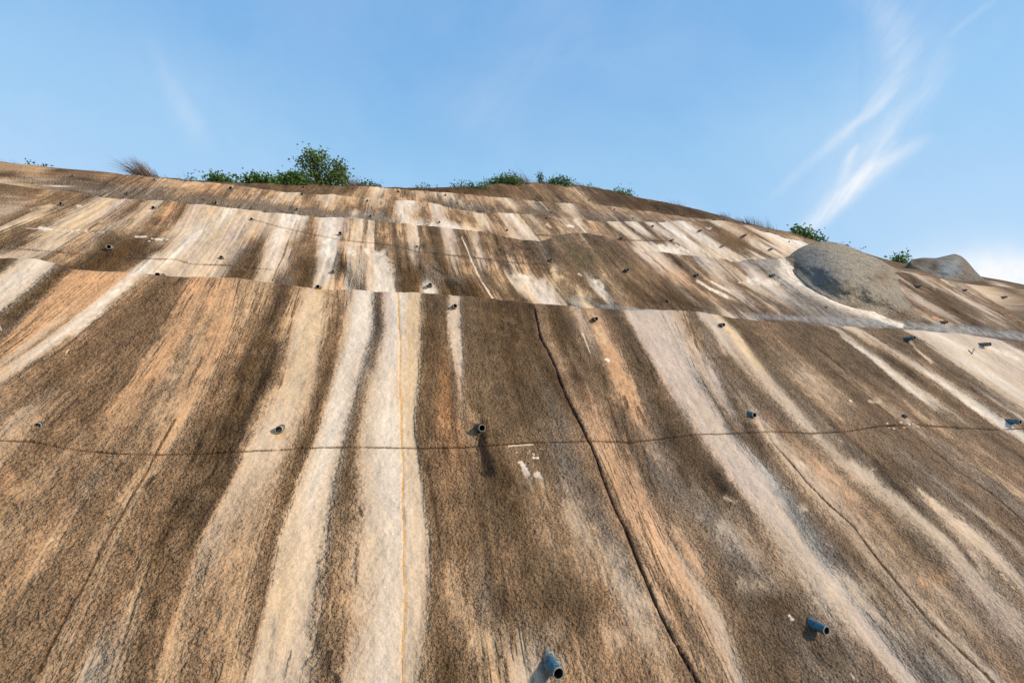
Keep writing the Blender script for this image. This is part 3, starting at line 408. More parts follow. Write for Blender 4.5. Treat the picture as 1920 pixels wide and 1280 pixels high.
# ---- individual marks: (face, points, half width px start, end, colour, opacity, softness, depth m)
MARKS = [
 # cracks and construction joints on the lowest face
 (1, [(0,825),(60,827),(110,838),(160,845),(220,850),(300,852),(380,850),(450,846),(520,843),(600,838),(700,838),(800,840),(870,838),(930,834),(1000,829),(1060,828),(1110,826),(1180,829),(1240,822),(1300,814),(1380,812),(1450,808),(1520,812),(1590,808),(1650,798),(1720,796),(1790,801),(1860,805),(1920,803)], 1.25, 1.25, 'k', .9, .35, .014),
 (1, [(1003,580),(1012,628),(1035,672),(1060,740),(1092,800),(1120,860),(1142,925),(1172,990),(1192,1040),(1212,1090),(1238,1150),(1268,1205),(1300,1262),(1330,1320)], 1.5, 2.8, 'k', 1, .4, .025),
 (1, [(746,545),(748,600),(751,640),(750,700),(752,760),(753,820),(756,880),(755,940),(758,1000),(757,1060),(761,1110),(758,1170),(754,1220),(757,1290)], 1.3, 2.0, 'O', .9, .5, .006),
 (1, [(329,785),(300,838),(275,885),(248,930),(215,985),(190,1030),(160,1090),(135,1130),(105,1190),(70,1262)], 1.2, 2.6, 'k', .75, .6, .012),
 (1, [(1425,785),(1450,830),(1480,862),(1513,902),(1560,950),(1600,985),(1640,1040),(1690,1100),(1745,1165),(1800,1218),(1850,1265),(1880,1300)], 1.2, 2.6, 'k', .85, .5, .014),
 (1, [(1300,625),(1330,660),(1370,720),(1400,762)], 1.2, 1.5, 'n', .6, .6, .004),
 (1, [(1530,650),(1580,690),(1620,735),(1680,790),(1740,835),(1800,885),(1860,925),(1930,985)], 1.0, 1.6, 'k', .7, .6, .008),
 (1, [(1850,812),(1890,840),(1930,865)], 1.0, 1.4, 'k', .6, .6, .006),
 # run-off marks, plus a painted pipe shadow
 (1, [(594,552),(592,600),(578,660),(560,730),(545,790)], 12, 20, 'c', .55, .9, 0),
 (1, [(852,584),(852,610),(856,640),(862,672)], 10, 8, 'w', .95, .35, 0), (1, [(862,670),(866,700),(864,716)], 7, 2, 'p', .7, .7, 0),
 (1, [(1121,606),(1132,640),(1148,680),(1170,720),(1190,760),(1215,815)], 6, 14, 'o', .85, .6, 0),
 (1, [(1124,610),(1134,650)], 5, 7, 'c', .5, .6, 0),
 (1, [(1137,673),(1141,676)], 3, 3, 'W', 1, .5, 0), (1, [(1093,625),(1105,655),(1108,662)], 1.5, 1, 'w', .8, .5, 0),
 (1, [(903,815),(908,850),(916,882)], 8, 12, 'k', .95, .45, 0), (1, [(893,793),(903,800)], 9, 9, 'k', .75, .8, 0), (1, [(885,780),(893,790)], 8, 5, 't', .7, .8, 0),
 (1, [(975,862),(985,882),(993,898)], 3, 6, 'W', .9, .5, 0), (1, [(993,898),(1000,915)], 5, 3, 'l', .7, .7, 0), (1, [(1008,889),(1012,893)], 5, 4, 'W', .95, .4, 0), (1, [(1013,895),(1020,912)], 4, 2, 'l', .7, .7, 0), (1, [(1000,857),(1003,858)], 2, 2, 'W', .9, .4, 0), (1, [(1008,858),(1009,858)], 2, 2, 'W', .9, .4, 0), (1, [(955,836),(1000,833)], 1.6, 1.6, 'w', .8, .5, 0),
 (1, [(617,1222),(614,1245),(616,1262)], 5, 5, 'k', .95, .4, 0), (1, [(630,1266),(634,1285)], 5, 7, 'k', .95, .4, 0), (1, [(642,1226),(645,1240)], 2, 2, 'k', .8, .5, 0), (1, [(603,1160),(600,1185),(592,1230)], 2.5, 4, 'k', .7, .7, 0),
 (1, [(676,950),(680,965)], 3, 3, 'n', .7, .6, 0), (1, [(672,1015),(671,1060),(668,1110)], 2, 4, 'n', .45, .8, 0),
 (1, [(400,1237),(397,1260)], 2, 1.5, 'k', .8, .5, 0), (1, [(548,1215),(540,1250),(532,1275)], 2, 3, 'g', .6, .8, 0),
 (1, [(230,865),(212,888)], 2.5, 2, 'k', .7, .6, 0), (1, [(290,892),(272,915)], 3.5, 2.5, 'k', .75, .6, 0), (1, [(162,935),(150,960)], 2.5, 2.5, 'k', .6, .7, 0), (1, [(243,886),(240,895)], 4, 3, 'n', .7, .7, 0),
 (1, [(240,712),(222,735)], 4, 3, 'n', .6, .8, 0), (1, [(292,708),(272,745)], 4, 3, 'n', .65, .8, 0), (1, [(360,630),(352,652)], 3, 3, 'g', .8, .7, 0), (1, [(383,668),(365,700),(352,735)], 2.5, 2, 'n', .6, .7, 0), (1, [(420,690),(405,730),(395,755)], 4, 4, 'k', .6, .8, 0),
 (1, [(470,650),(455,690),(448,720)], 5, 5, 'k', .6, .8, 0), (1, [(520,640),(510,680),(495,720),(480,750)], 6, 7, 'k', .6, .8, 0), (1, [(540,545),(525,575),(510,600),(500,620)], 7, 7, 'k', .65, .8, 0),
 (1, [(410,870),(395,892),(372,920)], 3, 2.5, 'k', .7, .7, 0), (1, [(323,985),(315,1000),(303,1025)], 4, 3, 'k', .75, .6, 0), (1, [(298,1115),(290,1140),(283,1170)], 4, 4, 'k', .5, .8, 0), (1, [(433,800),(420,840),(400,880)], 8, 7, 'k', .45, .9, 0),
 (1, [(207,556),(222,542),(207,556)], 2, 1, 'W', .85, .5, 0), (1, [(250,525),(215,550),(180,585),(140,620),(118,628)], 5, 9, 'W', .6, .7, 0),
 (1, [(30,700),(-20,740)], 30, 34, 't', .4, 1, 0), (1, [(300,560),(240,640),(180,720)], 26, 30, 'b', .4, 1, 0), (1, [(440,600),(400,700),(360,800)], 24, 26, 'o', .4, 1, 0), (1, [(30,880),(0,930)], 30, 30, 'o', .4, 1, 0), (1, [(180,1060),(110,1200)], 40, 40, 'b', .35, 1, 0),
 (1, [(500,690),(470,760),(440,830)], 5, 6, 'k', .7, .8, 0), (1, [(460,700),(440,760)], 4, 4, 'k', .6, .8, 0), (1, [(350,930),(330,975)], 4, 3, 'k', .6, .8, 0), (1, [(270,1180),(262,1230)], 3, 3, 'k', .5, .8, 0), (1, [(375,905),(360,930),(345,965)], 4, 3, 'k', .55, .8, 0),
 (1, [(1170,740),(1180,770)], 3, 3, 'k', .6, .8, 0), (1, [(1195,760),(1215,800)], 3, 3, 'k', .6, .8, 0), (1, [(1130,700),(1140,730)], 3, 3, 'k', .5, .8, 0), (1, [(1270,870),(1300,920)], 6, 5, 'k', .5, .8, 0), (1, [(1640,880),(1665,905),(1700,925)], 5, 5, 'k', .6, .8, 0), (1, [(1580,830),(1610,860),(1640,880)], 5, 5, 'k', .5, .8, 0),
 (1, [(1520,1210),(1545,1250)], 6, 6, 'k', .4, .9, 0), (1, [(1440,1180),(1480,1230)], 10, 10, 'd', .4, .9, 0),
 (1, [(335,870),(330,885)], 3, 2, 'n', .6, .7, 0), (1, [(0,612),(4,618)], 2, 2, 'W', .6, .6, 0),
 (1, [(100,1010),(88,1022)], 2.5, 1, 'c', .7, .6, 0), (1, [(332,795),(328,803)], 1.5, 1, 'c', .7, .6, 0), (1, [(130,655),(125,662)], 1.5, 1, 'c', .8, .6, 0),
 (1, [(525,820),(522,840),(515,860)], 7, 9, 'w', .6, .9, 0), (1, [(528,813),(512,815),(525,818)], 4, 4, 'O', .5, .8, 0), (1, [(603,542),(596,546)], 5, 4, 'O', .8, .6, 0),
 (1, [(1060,615),(1066,622)], 16, 14, 'k', .5, .9, 0), (1, [(1075,705),(1090,712)], 7, 5, 'k', .5, .9, 0),
 (1, [(1310,600),(1335,630),(1350,655)], 7, 4, 'n', .6, .8, 0), (1, [(1245,800),(1260,820),(1275,840)], 7, 6, 'k', .45, .9, 0), (1, [(1330,880),(1345,905),(1370,925)], 14, 9, 'k', .5, .9, 0),
 (1, [(1352,608),(1370,622),(1388,642),(1410,668),(1440,705)], 3, 9, 'c', .75, .6, 0), (1, [(1395,630),(1412,655),(1440,690),(1470,725),(1510,770),(1550,815),(1590,855)], 4, 7, 'k', .55, .8, .004),
 (1, [(1420,782),(1432,800),(1450,825),(1470,850)], 5, 9, 'w', .6, .8, 0), (1, [(1395,790),(1420,830),(1440,870)], 6, 6, 'k', .45, .9, 0),
 (1, [(1573,627),(1600,645),(1630,665),(1665,695),(1700,725),(1740,755),(1775,780)], 2, 5, 'W', .75, .6, 0), (1, [(1725,690),(1760,715),(1800,745),(1850,780),(1900,815)], 2, 5, 'W', .85, .5, 0),
 (1, [(1718,912),(1735,928),(1760,950),(1790,975),(1830,1010),(1865,1045)], 3, 10, 'w', .85, .6, 0), (1, [(1640,865),(1670,900),(1700,930),(1740,965),(1790,1010),(1830,1060)], 5, 4, 'k', .6, .7, .008),
 (1, [(1705,638),(1725,660),(1760,690)], 2, 3, 'w', .7, .6, 0), (1, [(1850,650),(1890,665),(1920,680)], 3, 6, 'W', .7, .7, 0),
 (1, [(1816,657),(1822,662)], 1, .7, 'k', .9, .4, 0), (1, [(1826,654),(1822,664)], .7, .6, 'k', .9, .4, 0),
 (1, [(1713,795),(1722,799)], 3, 3, 'w', .8, .6, 0), (1, [(1595,750),(1597,752)], 1.5, 1.5, 'W', .9, .4, 0), (1, [(1632,752),(1650,752)], 3, 4, 'l', .8, .7, 0), (1, [(1500,868),(1508,874)], 4, 3, 'w', .6, .8, 0), (1, [(1502,948),(1508,955)], 5, 5, 'w', .7, .7, 0),
 (1, [(1480,1153),(1487,1161)], 3, 2.5, 'W', .95, .4, 0), (1, [(1597,1265),(1603,1271)], 1.6, 1.6, 'w', .9, .4, 0), (1, [(1360,932),(1380,940)], 4, 3, 'l', .6, .8, 0),
 (1, [(1560,1190),(1575,1215),(1590,1240)], 7, 6, 'k', .5, .9, 0), (1, [(1030,1228),(1035,1250)], 10, 8, 'n', .65, .8, 0), (1, [(1045,1235),(1055,1245)], 9, 6, 'G', .6, .8, 0),  # wet stain, painted shadow left of the bottom pipe, pale mortar
 (1, [(1020,1170),(1060,1200)], 24, 18, 'l', .35, 1, 0), (1, [(880,1195),(960,1220)], 26, 30, 'c', .3, 1, 0), (1, [(1130,1200),(1180,1170)], 26, 30, 'l', .35, 1, 0), (1, [(1350,970),(1400,1010)], 30, 26, 'l', .35, 1, 0), (1, [(1380,1090),(1430,1100),(1470,1080)], 16, 14, 'l', .5, 1, 0),
 (1, [(1400,1130),(1480,1150)], 30, 26, 'd', .4, 1, 0), (1, [(1010,1130),(1080,1140),(1150,1110)], 40, 34, 'd', .35, 1, 0), (1, [(1560,1080),(1640,1130)], 22, 18, 'w', .35, 1, 0), (1, [(1720,1090),(1790,1080)], 10, 10, 'o', .5, .9, 0),
 (1, [(1420,650),(1500,700)], 22, 30, 'e', .3, 1, 0), (1, [(1510,700),(1600,760)], 14, 16, 't', .35, 1, 0),
 # marks on the second face
 (2, [(0,465),(60,468),(120,474),(200,478),(240,484),(290,485),(330,486),(360,495),(420,497),(480,503),(510,505)], 1.1, 1.1, 'k', .6, .6, .01),
 (2, [(471,410),(505,420),(523,425),(560,433),(600,442),(640,450),(700,456),(740,460),(780,472),(840,478),(880,482),(960,492),(1030,497)], 1.1, 1.1, 'k', .55, .6, .01),
 (2, [(556,412),(550,425),(541,450),(532,480),(522,500),(512,526)], 1.2, 1.5, 'k', .6, .6, .01), (2, [(704,415),(704,440),(704,468)], 1.3, 1.3, 'k', .8, .5, .01),
 (2, [(867,445),(875,465),(885,490),(897,515),(910,538),(924,558)], 1.0, 1.5, 'W', .75, .8, 0),
 (2, [(1092,462),(1110,490),(1130,512)], 1, 1, 'k', .7, .5, .01), (2, [(1209,472),(1230,490),(1252,510)], 1, 1.2, 'k', .8, .5, .01), (2, [(1275,530),(1290,546)], 1, 1, 'k', .6, .6, .01), (2, [(1348,488),(1370,506),(1392,527)], 1, 1, 'k', .6, .6, .01),
 (2, [(1034,492),(1045,515),(1065,538),(1090,555),(1120,570)], 4, 14, 'c', .85, .5, 0), (2, [(1060,556),(1085,560),(1120,565)], 6, 4, 'G', .7, .9, 0),
 (2, [(960,516),(990,520),(1000,522)], 4, 3, 'W', .9, .5, 0), (2, [(975,524),(1000,540),(1030,560),(1050,568)], 8, 9, 'W', .7, .6, 0), (2, [(1010,522),(1030,545),(1045,555)], 5, 7, 'W', .7, .6, 0),
 (2, [(1055,535),(1068,550)], 11, 9, 'n', .75, .7, 0), (2, [(1112,526),(1125,528),(1135,545)], 4, 3, 'W', .85, .5, 0), (2, [(1090,510),(1100,525)], 12, 9, 'n', .4, .9, 0), (2, [(1086,513),(1092,517)], 1.6, 1, 'W', .8, .5, 0),
 (2, [(1304,524),(1330,540),(1360,555),(1382,565)], 1.6, 3.2, 'W', .9, .6, 0), (2, [(1332,526),(1350,537),(1375,550)], 1.5, 2.6, 'W', .85, .6, 0),
 (2, [(1398,522),(1415,528),(1430,535)], 5, 4, 'W', .75, .6, 0), (2, [(1440,528),(1460,532)], 5, 3, 'W', .6, .7, 0), (2, [(1455,540),(1480,548)], 5, 5, 'l', .6, .9, 0),
 (2, [(1462,490),(1475,510),(1510,540),(1560,565),(1600,582),(1650,600),(1700,610)], 10, 5, 'W', .8, .6, 0), (2, [(1480,545),(1540,575),(1600,598),(1680,612)], 22, 8, 'g', .55, 1, 0), (2, [(1560,600),(1620,605),(1700,612),(1800,620),(1920,633)], 5, 5, 'G', .75, .8, 0),
 (2, [(1230,545),(1280,560),(1330,570),(1400,585)], 10, 8, 'n', .45, 1, 0), (2, [(1220,530),(1260,560),(1300,575),(1350,585)], 3, 2, 'k', .5, .8, 0), (2, [(1240,525),(1300,560)], 10, 6, 'k', .3, 1, 0),
 (2, [(710,470),(722,495),(728,520),(738,540)], 9, 16, 'W', .85, .6, 0), (2, [(655,470),(662,474)], 5, 4, 'W', .85, .6, 0), (2, [(602,474),(625,476)], 5, 5, 'W', .75, .6, 0), (2, [(686,468),(690,474)], 4, 3, 'W', .7, .6, 0),
 (2, [(600,490),(640,505),(680,520)], 7, 10, 'g', .5, 1, 0), (2, [(640,490),(645,515)], 5, 6, 'k', .5, .8, 0), (2, [(806,538),(808,548)], 7, 9, 'W', .9, .4, 0), (2, [(810,500),(830,512),(850,525),(868,545)], 2, 2, 'k', .6, .7, 0), (2, [(790,515),(850,520),(900,522),(940,530)], 5, 4, 'g', .6, .9, 0), (2, [(850,530),(900,545)], 12, 8, 'k', .3, .9, 0), (2, [(760,520),(800,530)], 14, 8, 'd', .4, .9, 0),
 (2, [(50,428),(100,431),(128,434)], .9, .7, 'W', .6, .5, 0), (2, [(75,427),(95,430)], 2.5, 2, 'W', .9, .5, 0), (2, [(255,444),(275,444)], 1.6, 1.2, 'W', .9, .5, 0), (2, [(293,448),(303,449)], 1.6, 1.2, 'W', .8, .5, 0),
 (2, [(145,387),(152,386)], 2, 1.5, 'W', .6, .6, 0), (2, [(55,395),(75,388),(110,385)], 3, 2, 'w', .6, .7, 0), (2, [(180,455),(230,445),(270,452)], 12, 12, 'd', .45, .9, 0), (2, [(370,455),(400,458)], 5, 4, 'G', .3, .9, 0),
 (2, [(1748,594),(1765,600),(1785,608),(1800,612)], 2.5, 2, 'o', .8, .5, 0), (2, [(1765,606),(1780,614)], 3, 2, 'W', .9, .5, 0), (2, [(1763,522),(1785,535),(1795,540)], 3, 2, 'w', .7, .6, 0), (2, [(1820,535),(1860,555),(1920,585)], 2.5, 3, 'w', .7, .6, 0),
 (2, [(1545,598),(1620,603),(1700,609),(1760,614)], 5, 6, 'u', .95, .4, 0), (2, [(1740,611),(1800,617),(1860,623),(1920,632),(1990,644)], 7, 7, 'u', .95, .4, 0), (2, [(1400,590),(1480,596),(1550,602)], 4, 5, 'u', .8, .6, 0), (2, [(1110,572),(1160,577),(1200,582),(1300,587)], 4, 2, 'u', .8, .6, 0),
 (2, [(1622,583),(1640,588),(1660,592)], 5, 4, 'W', 1, .4, 0), (1, [(905,822),(911,855),(918,884)], 7, 10, 'k', 1, .5, 0),
 (2, [(1466,486),(1480,505),(1500,528),(1530,547),(1570,565),(1631,589),(1690,611)], 6, 4, 'W', .95, .4, 0), (2, [(1385,492),(1430,494),(1470,492)], 7, 6, 'G', .7, .8, 0),
 (2, [(1060,478),(1100,480),(1150,488)], 14, 16, 'e', .7, .8, 0), (2, [(1170,500),(1200,520)], 14, 12, 'e', .5, .9, 0),
 (2, [(232,446),(215,468),(190,496)], 30, 34, 'd', .6, .45, 0), (2, [(262,452),(250,480)], 22, 20, 'd', .45, .6, 0), (2, [(20,440),(55,436)], 14, 12, 'n', .7, .7, 0),
 (2, [(462,468),(448,492),(436,514)], 9, 15, 'n', .75, .6, 0), (2, [(485,462),(470,500)], 8, 9, 'n', .5, .7, 0), (2, [(575,482),(560,505),(548,528)], 12, 16, 'n', .6, .8, 0), (2, [(640,480),(642,500)], 5, 5, 'k', .55, .8, 0), (2, [(762,500),(775,540)], 20, 22, 'd', .55, .8, 0), (2, [(870,532),(905,545)], 14, 12, 'd', .5, .8, 0),
 (2, [(1170,530),(1210,560)], 14, 16, 'd', .45, .9, 0), (2, [(1240,555),(1330,580)], 10, 8, 'd', .5, .9, 0), (2, [(1750,545),(1800,575),(1850,600)], 9, 12, 'd', .5, .9, 0), (2, [(1820,600),(1880,620)], 8, 7, 'k', .35, .9, 0),
 (2, [(745,440),(750,470),(758,500)], 3, 4, 'n', .6, .8, 0), (2, [(820,445),(830,480),(845,510)], 4, 6, 'n', .6, .8, 0), (2, [(795,440),(805,480),(815,505)], 3, 5, 'n', .6, .8, 0), (2, [(925,470),(945,505)], 4, 4, 'd', .5, .8, 0),
 (5, [(720,352),(820,352),(930,356),(1000,362)], 5, 6, 'd', .6, .8, 0), (5, [(1120,368),(1200,382),(1300,398),(1380,412)], 6, 4, 'k', .45, .8, 0),
 # marks on the upper faces
 (3, [(1345,434),(1370,446),(1410,458)], 13, 12, 'b', .9, .6, 0), (3, [(1360,452),(1410,462)], 7, 6, 'n', .8, .7, 0),
 (3, [(975,402),(1000,432),(1022,460)], 1, 1, 'k', .7, .5, .01), (3, [(1078,412),(1098,435),(1118,454)], 1.2, 1, 'W', .7, .5, 0), (3, [(1010,440),(1060,444),(1160,450),(1250,452)], .9, .9, 'k', .5, .6, 0),
 (3, [(783,424),(795,428)], 3, 3, 'W', .9, .6, 0), (3, [(828,428),(842,430),(868,434)], 3, 4, 'W', .85, .6, 0), (3, [(872,428),(890,432),(905,430)], 4, 4, 'c', .8, .6, 0), (3, [(1066,423),(1075,425)], 2, 1.5, 'W', .9, .5, 0), (3, [(1027,420),(1032,426)], 2.5, 2, 'w', .7, .6, 0),
 (3, [(1238,462),(1250,468)], 4, 4, 'W', .85, .6, 0), (3, [(1256,466),(1272,474)], 5, 3, 'W', .9, .5, 0), (3, [(1274,464),(1290,472)], 2.5, 2, 'W', .7, .6, 0),
 (3, [(108,349),(114,350)], 1.5, 1.2, 'W', .9, .5, 0), (3, [(158,354),(165,355)], 1.5, 1.2, 'W', .9, .5, 0), (3, [(380,370),(430,376),(500,386),(600,398),(700,410),(760,420)], 5, 4, 'g', .8, .8, 0), (3, [(280,366),(340,372),(400,380)], 6, 5, 'g', .6, .9, 0),
 (4, [(970,392),(1040,400),(1100,408)], 4, 4, 'n', .5, .9, 0), (5, [(1058,360),(1075,368),(1092,378)], 4, 4, 't', .7, .8, 0), (5, [(995,345),(1003,352)], 2, 1.5, 't', .7, .7, 0),
]
# scattered calcite flecks where the photo shows broken crusts
fr = random.Random(5)
for (cx_, cy_, sx, sy, n_, f_) in [(770, 378, 16, 4, 10, 3), (800, 426, 26, 6, 22, 3), (850, 432, 20, 6, 14, 3), (1262, 466, 26, 9, 26, 3), (1415, 527, 22, 7, 16, 2), (150, 433, 50, 5, 12, 2), (300, 448, 40, 4, 6, 2), (1330, 428, 8, 3, 4, 3), (1000, 845, 25, 10, 6, 1), (1700, 790, 25, 12, 7, 1)]:
    for _ in range(n_):
        a = cx_+fr.gauss(0, sx*.6); b = cy_+fr.gauss(0, sy*.6); MARKS.append((f_, [(a, b), (a+2+fr.random()*3, b+1)], .7+fr.random()*.9, .5, 'W', .85, .6, 0))
DEP = np.zeros(len(PF))
wob1 = fbm(Xf*7, Sf*7, 3, 3)-.5; wob2 = fbm(Xf*30, Sf*30, 4, 2)-.5; wob3 = fbm(Xf*60, Sf*70, 6, 2)-.5
FIDX = {k: np.where(FL == k)[0] for k in range(1, 6)}
for (fk, pts, w0, w1, ck, op, soft, dep) in MARKS:
    idx = FIDX[fk]; p = np.array(pts, float); mg = max(w0, w1)*2.6+4
    x = PX[idx]; y = PY[idx]
    m = (x > p[:, 0].min()-mg) & (x < p[:, 0].max()+mg) & (y > p[:, 1].min()-mg) & (y < p[:, 1].max()+mg)
    idx = idx[m]
    if len(idx) == 0: continue
    x = x[m]; y = y[m]
    big = max(w0, w1)
    jx = wob1[idx]*(3.5 if big < 3 else .7*big)+wob3[idx]*min(big, 8)*1.3
    if dep: jx = wob1[idx]*3.0
    x = x+jx; y = y+wob2[idx]*(1.2 if dep else min(big, 4)*.5)
    best = np.full(len(x), 1e9); tt = np.zeros(len(x)); seg = np.hypot(*np.diff(p, axis=0).T); cum = np.concatenate([[0], np.cumsum(seg)]); tot = max(cum[-1], 1e-6)
    for i in range(len(p)-1):
        d = p[i+1]-p[i]; L2 = max(d@d, 1e-9); t = np.clip(((x-p[i, 0])*d[0]+(y-p[i, 1])*d[1])/L2, 0, 1)
        q = np.hypot(x-p[i, 0]-t*d[0], y-p[i, 1]-t*d[1]); b = q < best; best[b] = q[b]; tt[b] = ((cum[i]+t*seg[i])/tot)[b]
    w = w0+(w1-w0)*tt
    if big < 4: w = w*(.7+.7*fbm(tt*tot/14, tt*0+w0, 2, 2))
    if big >= 4: soft = min(soft*1.35+.15, 1.2)
    mm = 1-ss(w*max(1-soft*.85, 0), w*(1+soft), best)
    if ck == 'k' and not dep: op = min(op*1.15, 1)
    mm = mm*op*(1 if big < 3 else (.55+.6*np.clip(s4[idx]*1.1, 0, 1)))
    mm = np.clip(mm, 0, 1)
    if tot > 25 and big >= 2 and ck != 'O' and not dep and op < .93: mm = mm*ss(0, .10, tt)**.5*(1-ss(.72, 1.0, tt)*.9)
    if ck == 'k' and dep:                      # cracks: the same skin in a dirty groove, fainter where the run-off has limed it
        COL[idx] = COL[idx]*(1-mm[:, None]*np.array([.74, .80, .86])*(.7+.8*wob1[idx]+.45*(big > 2.5))[:, None].clip(.55, 1)*1.15)
        DEP[idx] = np.maximum(DEP[idx], dep*mm); continue
    COL[idx] = COL[idx]*(1-mm[:, None])+(PALL[ck]*(.75+.5*s4[idx])[:, None])*mm[:, None]
    if dep: DEP[idx] = np.maximum(DEP[idx], dep*mm/max(op, .01))
PF = PF-DEP[:, None]*NRM*.8
# base colour from the picture tones, and how coarse the skin is (alpha)
ALB = np.clip(COL/K/1.0, .012, .72)
lum = ALB@np.array([.3, .5, .2])
grit = np.clip(.22+1.15*(1-ss(.06, .42, lum))*(.6+.8*s3), .2, 1)
RGBA = np.concatenate([ALB, grit[:, None]], 1).astype(np.float32)

me = bpy.data.meshes.new('slope')
nv = len(PF); nf = (NR-1)*(NCT-1)
me.vertices.add(nv); me.vertices.foreach_set('co', PF.astype(np.float32).ravel())
i = np.arange(NR-1)[:, None]*NCT+np.arange(NCT-1)[None]
quads = np.stack([i, i+1, i+NCT+1, i+NCT], -1).reshape(-1, 4).astype(np.int32)
me.loops.add(nf*4); me.loops.foreach_set('vertex_index', quads.ravel())
me.polygons.add(nf); me.polygons.foreach_set('loop_start', np.arange(0, nf*4, 4, dtype=np.int32))
me.update(calc_edges=True)
me.polygons.foreach_set('use_smooth', np.ones(nf, bool))
at = me.color_attributes.new('StainShade', 'FLOAT_COLOR', 'POINT'); at.data.foreach_set('color', RGBA.ravel())
at2 = me.attributes.new('flow', 'FLOAT', 'POINT'); at2.data.foreach_set('value', UU.astype(np.float32))
me.update()

def newmat(name):
    m = bpy.data.materials.new(name); m.use_nodes = True; t = m.node_tree; b = t.nodes['Principled BSDF']; return m, t, b
def shotcrete_mat():
    m, t, b = newmat('shotcrete')
    at = N(t, 'ShaderNodeAttribute', attribute_name='StainShade')
    tc = N(t, 'ShaderNodeTexCoord').outputs['Object']
    grit = at.outputs['Alpha']
    wv = N(t, 'ShaderNodeTexNoise'); setin(t, wv.inputs['Vector'], tc); wv.inputs['Scale'].default_value = 30; wv.inputs['Detail'].default_value = 2
    wa = N(t, 'ShaderNodeVectorMath', operation='MULTIPLY_ADD'); t.links.new(wv.outputs['Color'], wa.inputs[0]); wa.inputs[1].default_value = (.022, .022, .022); t.links.new(tc, wa.inputs[2]); tw = wa.outputs[0]
    def vor(scale, feat='F1'):
        v = N(t, 'ShaderNodeTexVoronoi', feature=feat); setin(t, v.inputs['Vector'], tw); v.inputs['Scale'].default_value = scale; return v
    v1 = vor(70); v2 = vor(135)
    def cellv(v):
        sp = N(t, 'ShaderNodeSeparateColor'); t.links.new(v.outputs['Color'], sp.inputs[0]); return sp.outputs[0]
    n1 = noise(t, tc, 16, 3, .5); n2 = noise(t, tc, 50, 2, .5); n4 = noise(t, tc, 110, 2, .5); nf = noise(t, tc, 260, 2, .5)
    # grains of aggregate differ in tone; dirt and painted lump shade darken scattered pits, larger where the skin is rough
    r1 = mth(t, 'SUBTRACT', cellv(v1), .5); r2 = mth(t, 'SUBTRACT', cellv(v2), .5)
    tone = mth(t, 'ADD', 1.06, mth(t, 'MULTIPLY', mth(t, 'ADD', mth(t, 'MULTIPLY', r1, .34), mth(t, 'MULTIPLY', r2, .40)), mth(t, 'ADD', .2, mth(t, 'MULTIPLY', grit, .8))))
    tone = mth(t, 'ADD', tone, mth(t, 'MULTIPLY', mth(t, 'SUBTRACT', nf, .5), .35))
    c = mixc(t, 1.0, at.outputs['Color'], tone, 'MULTIPLY')
    thr = mth(t, 'ADD', .30, mth(t, 'MULTIPLY', grit, .13))
    pit = mth(t, 'MULTIPLY', mth(t, 'SUBTRACT', thr, n2), 9.0, clamp=True)
    pit2 = mth(t, 'MULTIPLY', mth(t, 'SUBTRACT', mth(t, 'ADD', thr, .02), n4), 12.0, clamp=True)
    dk = mixc(t, 1.0, c, (.44, .325, .225, 1), 'MULTIPLY')
    c = mixc(t, mth(t, 'MULTIPLY', pit, mth(t, 'ADD', .2, mth(t, 'MULTIPLY', grit, .4))), c, dk)
    c = mixc(t, mth(t, 'MULTIPLY', pit2, mth(t, 'ADD', .2, mth(t, 'MULTIPLY', grit, .6))), c, dk)
    t.links.new(c, b.inputs['Base Color'])
    b.inputs['Roughness'].default_value = .93; b.inputs['Specular IOR Level'].default_value = .15
    h = mth(t, 'ADD', mth(t, 'MULTIPLY', n1, mth(t, 'ADD', .35, mth(t, 'MULTIPLY', grit, .9))), mth(t, 'ADD', mth(t, 'MULTIPLY', n2, mth(t, 'ADD', .22, mth(t, 'MULTIPLY', grit, 1.05))), mth(t, 'MULTIPLY', n4, mth(t, 'ADD', .12, mth(t, 'MULTIPLY', grit, .35)))))
    bp = N(t, 'ShaderNodeBump'); t.links.new(h, bp.inputs['Height']); bp.inputs['Distance'].default_value = .027
    t.links.new(mth(t, 'ADD', .25, mth(t, 'MULTIPLY', grit, .75)), bp.inputs['Strength'])
    t.links.new(bp.outputs[0], b.inputs['Normal'])
    return m
SHOT = shotcrete_mat()
slope = link('slope', me, SHOT); tag(slope, kind='structure')

# ground sheet to the horizon
def noisy_mat(name, c1, c2, scale, rough=.9, bump=.01, c3=None, s3_=None):
    m, t, b = newmat(name); tc = N(t, 'ShaderNodeTexCoord').outputs['Object']
    n = noise(t, tc, scale, 6, .6); c = mixc(t, ramp(t, n, [(.35, 0.), (.65, 1.)]), (*c1, 1), (*c2, 1))
    if c3: c = mixc(t, ramp(t, noise(t, tc, s3_, 5, .6), [(.5, 0.), (.68, 1.)]), c, (*c3, 1))
    t.links.new(c, b.inputs['Base Color']); b.inputs['Roughness'].default_value = rough; b.inputs['Specular IOR Level'].default_value = .2
    if bump:
        bp = N(t, 'ShaderNodeBump'); t.links.new(noise(t, tc, scale*4, 5, .65), bp.inputs['Height']); bp.inputs['Distance'].default_value = bump; t.links.new(bp.outputs[0], b.inputs['Normal'])
    return m
G = link('ground', mesh('ground', [(-3000, -3000, -1.9), (3000, -3000, -1.9), (3000, 3000, -1.9), (-3000, 3000, -1.9)], [(0, 1, 2, 3)], False), noisy_mat('ground_earth', (.16, .13, .10), (.24, .20, .15), 3.0))
tag(G, kind='structure')

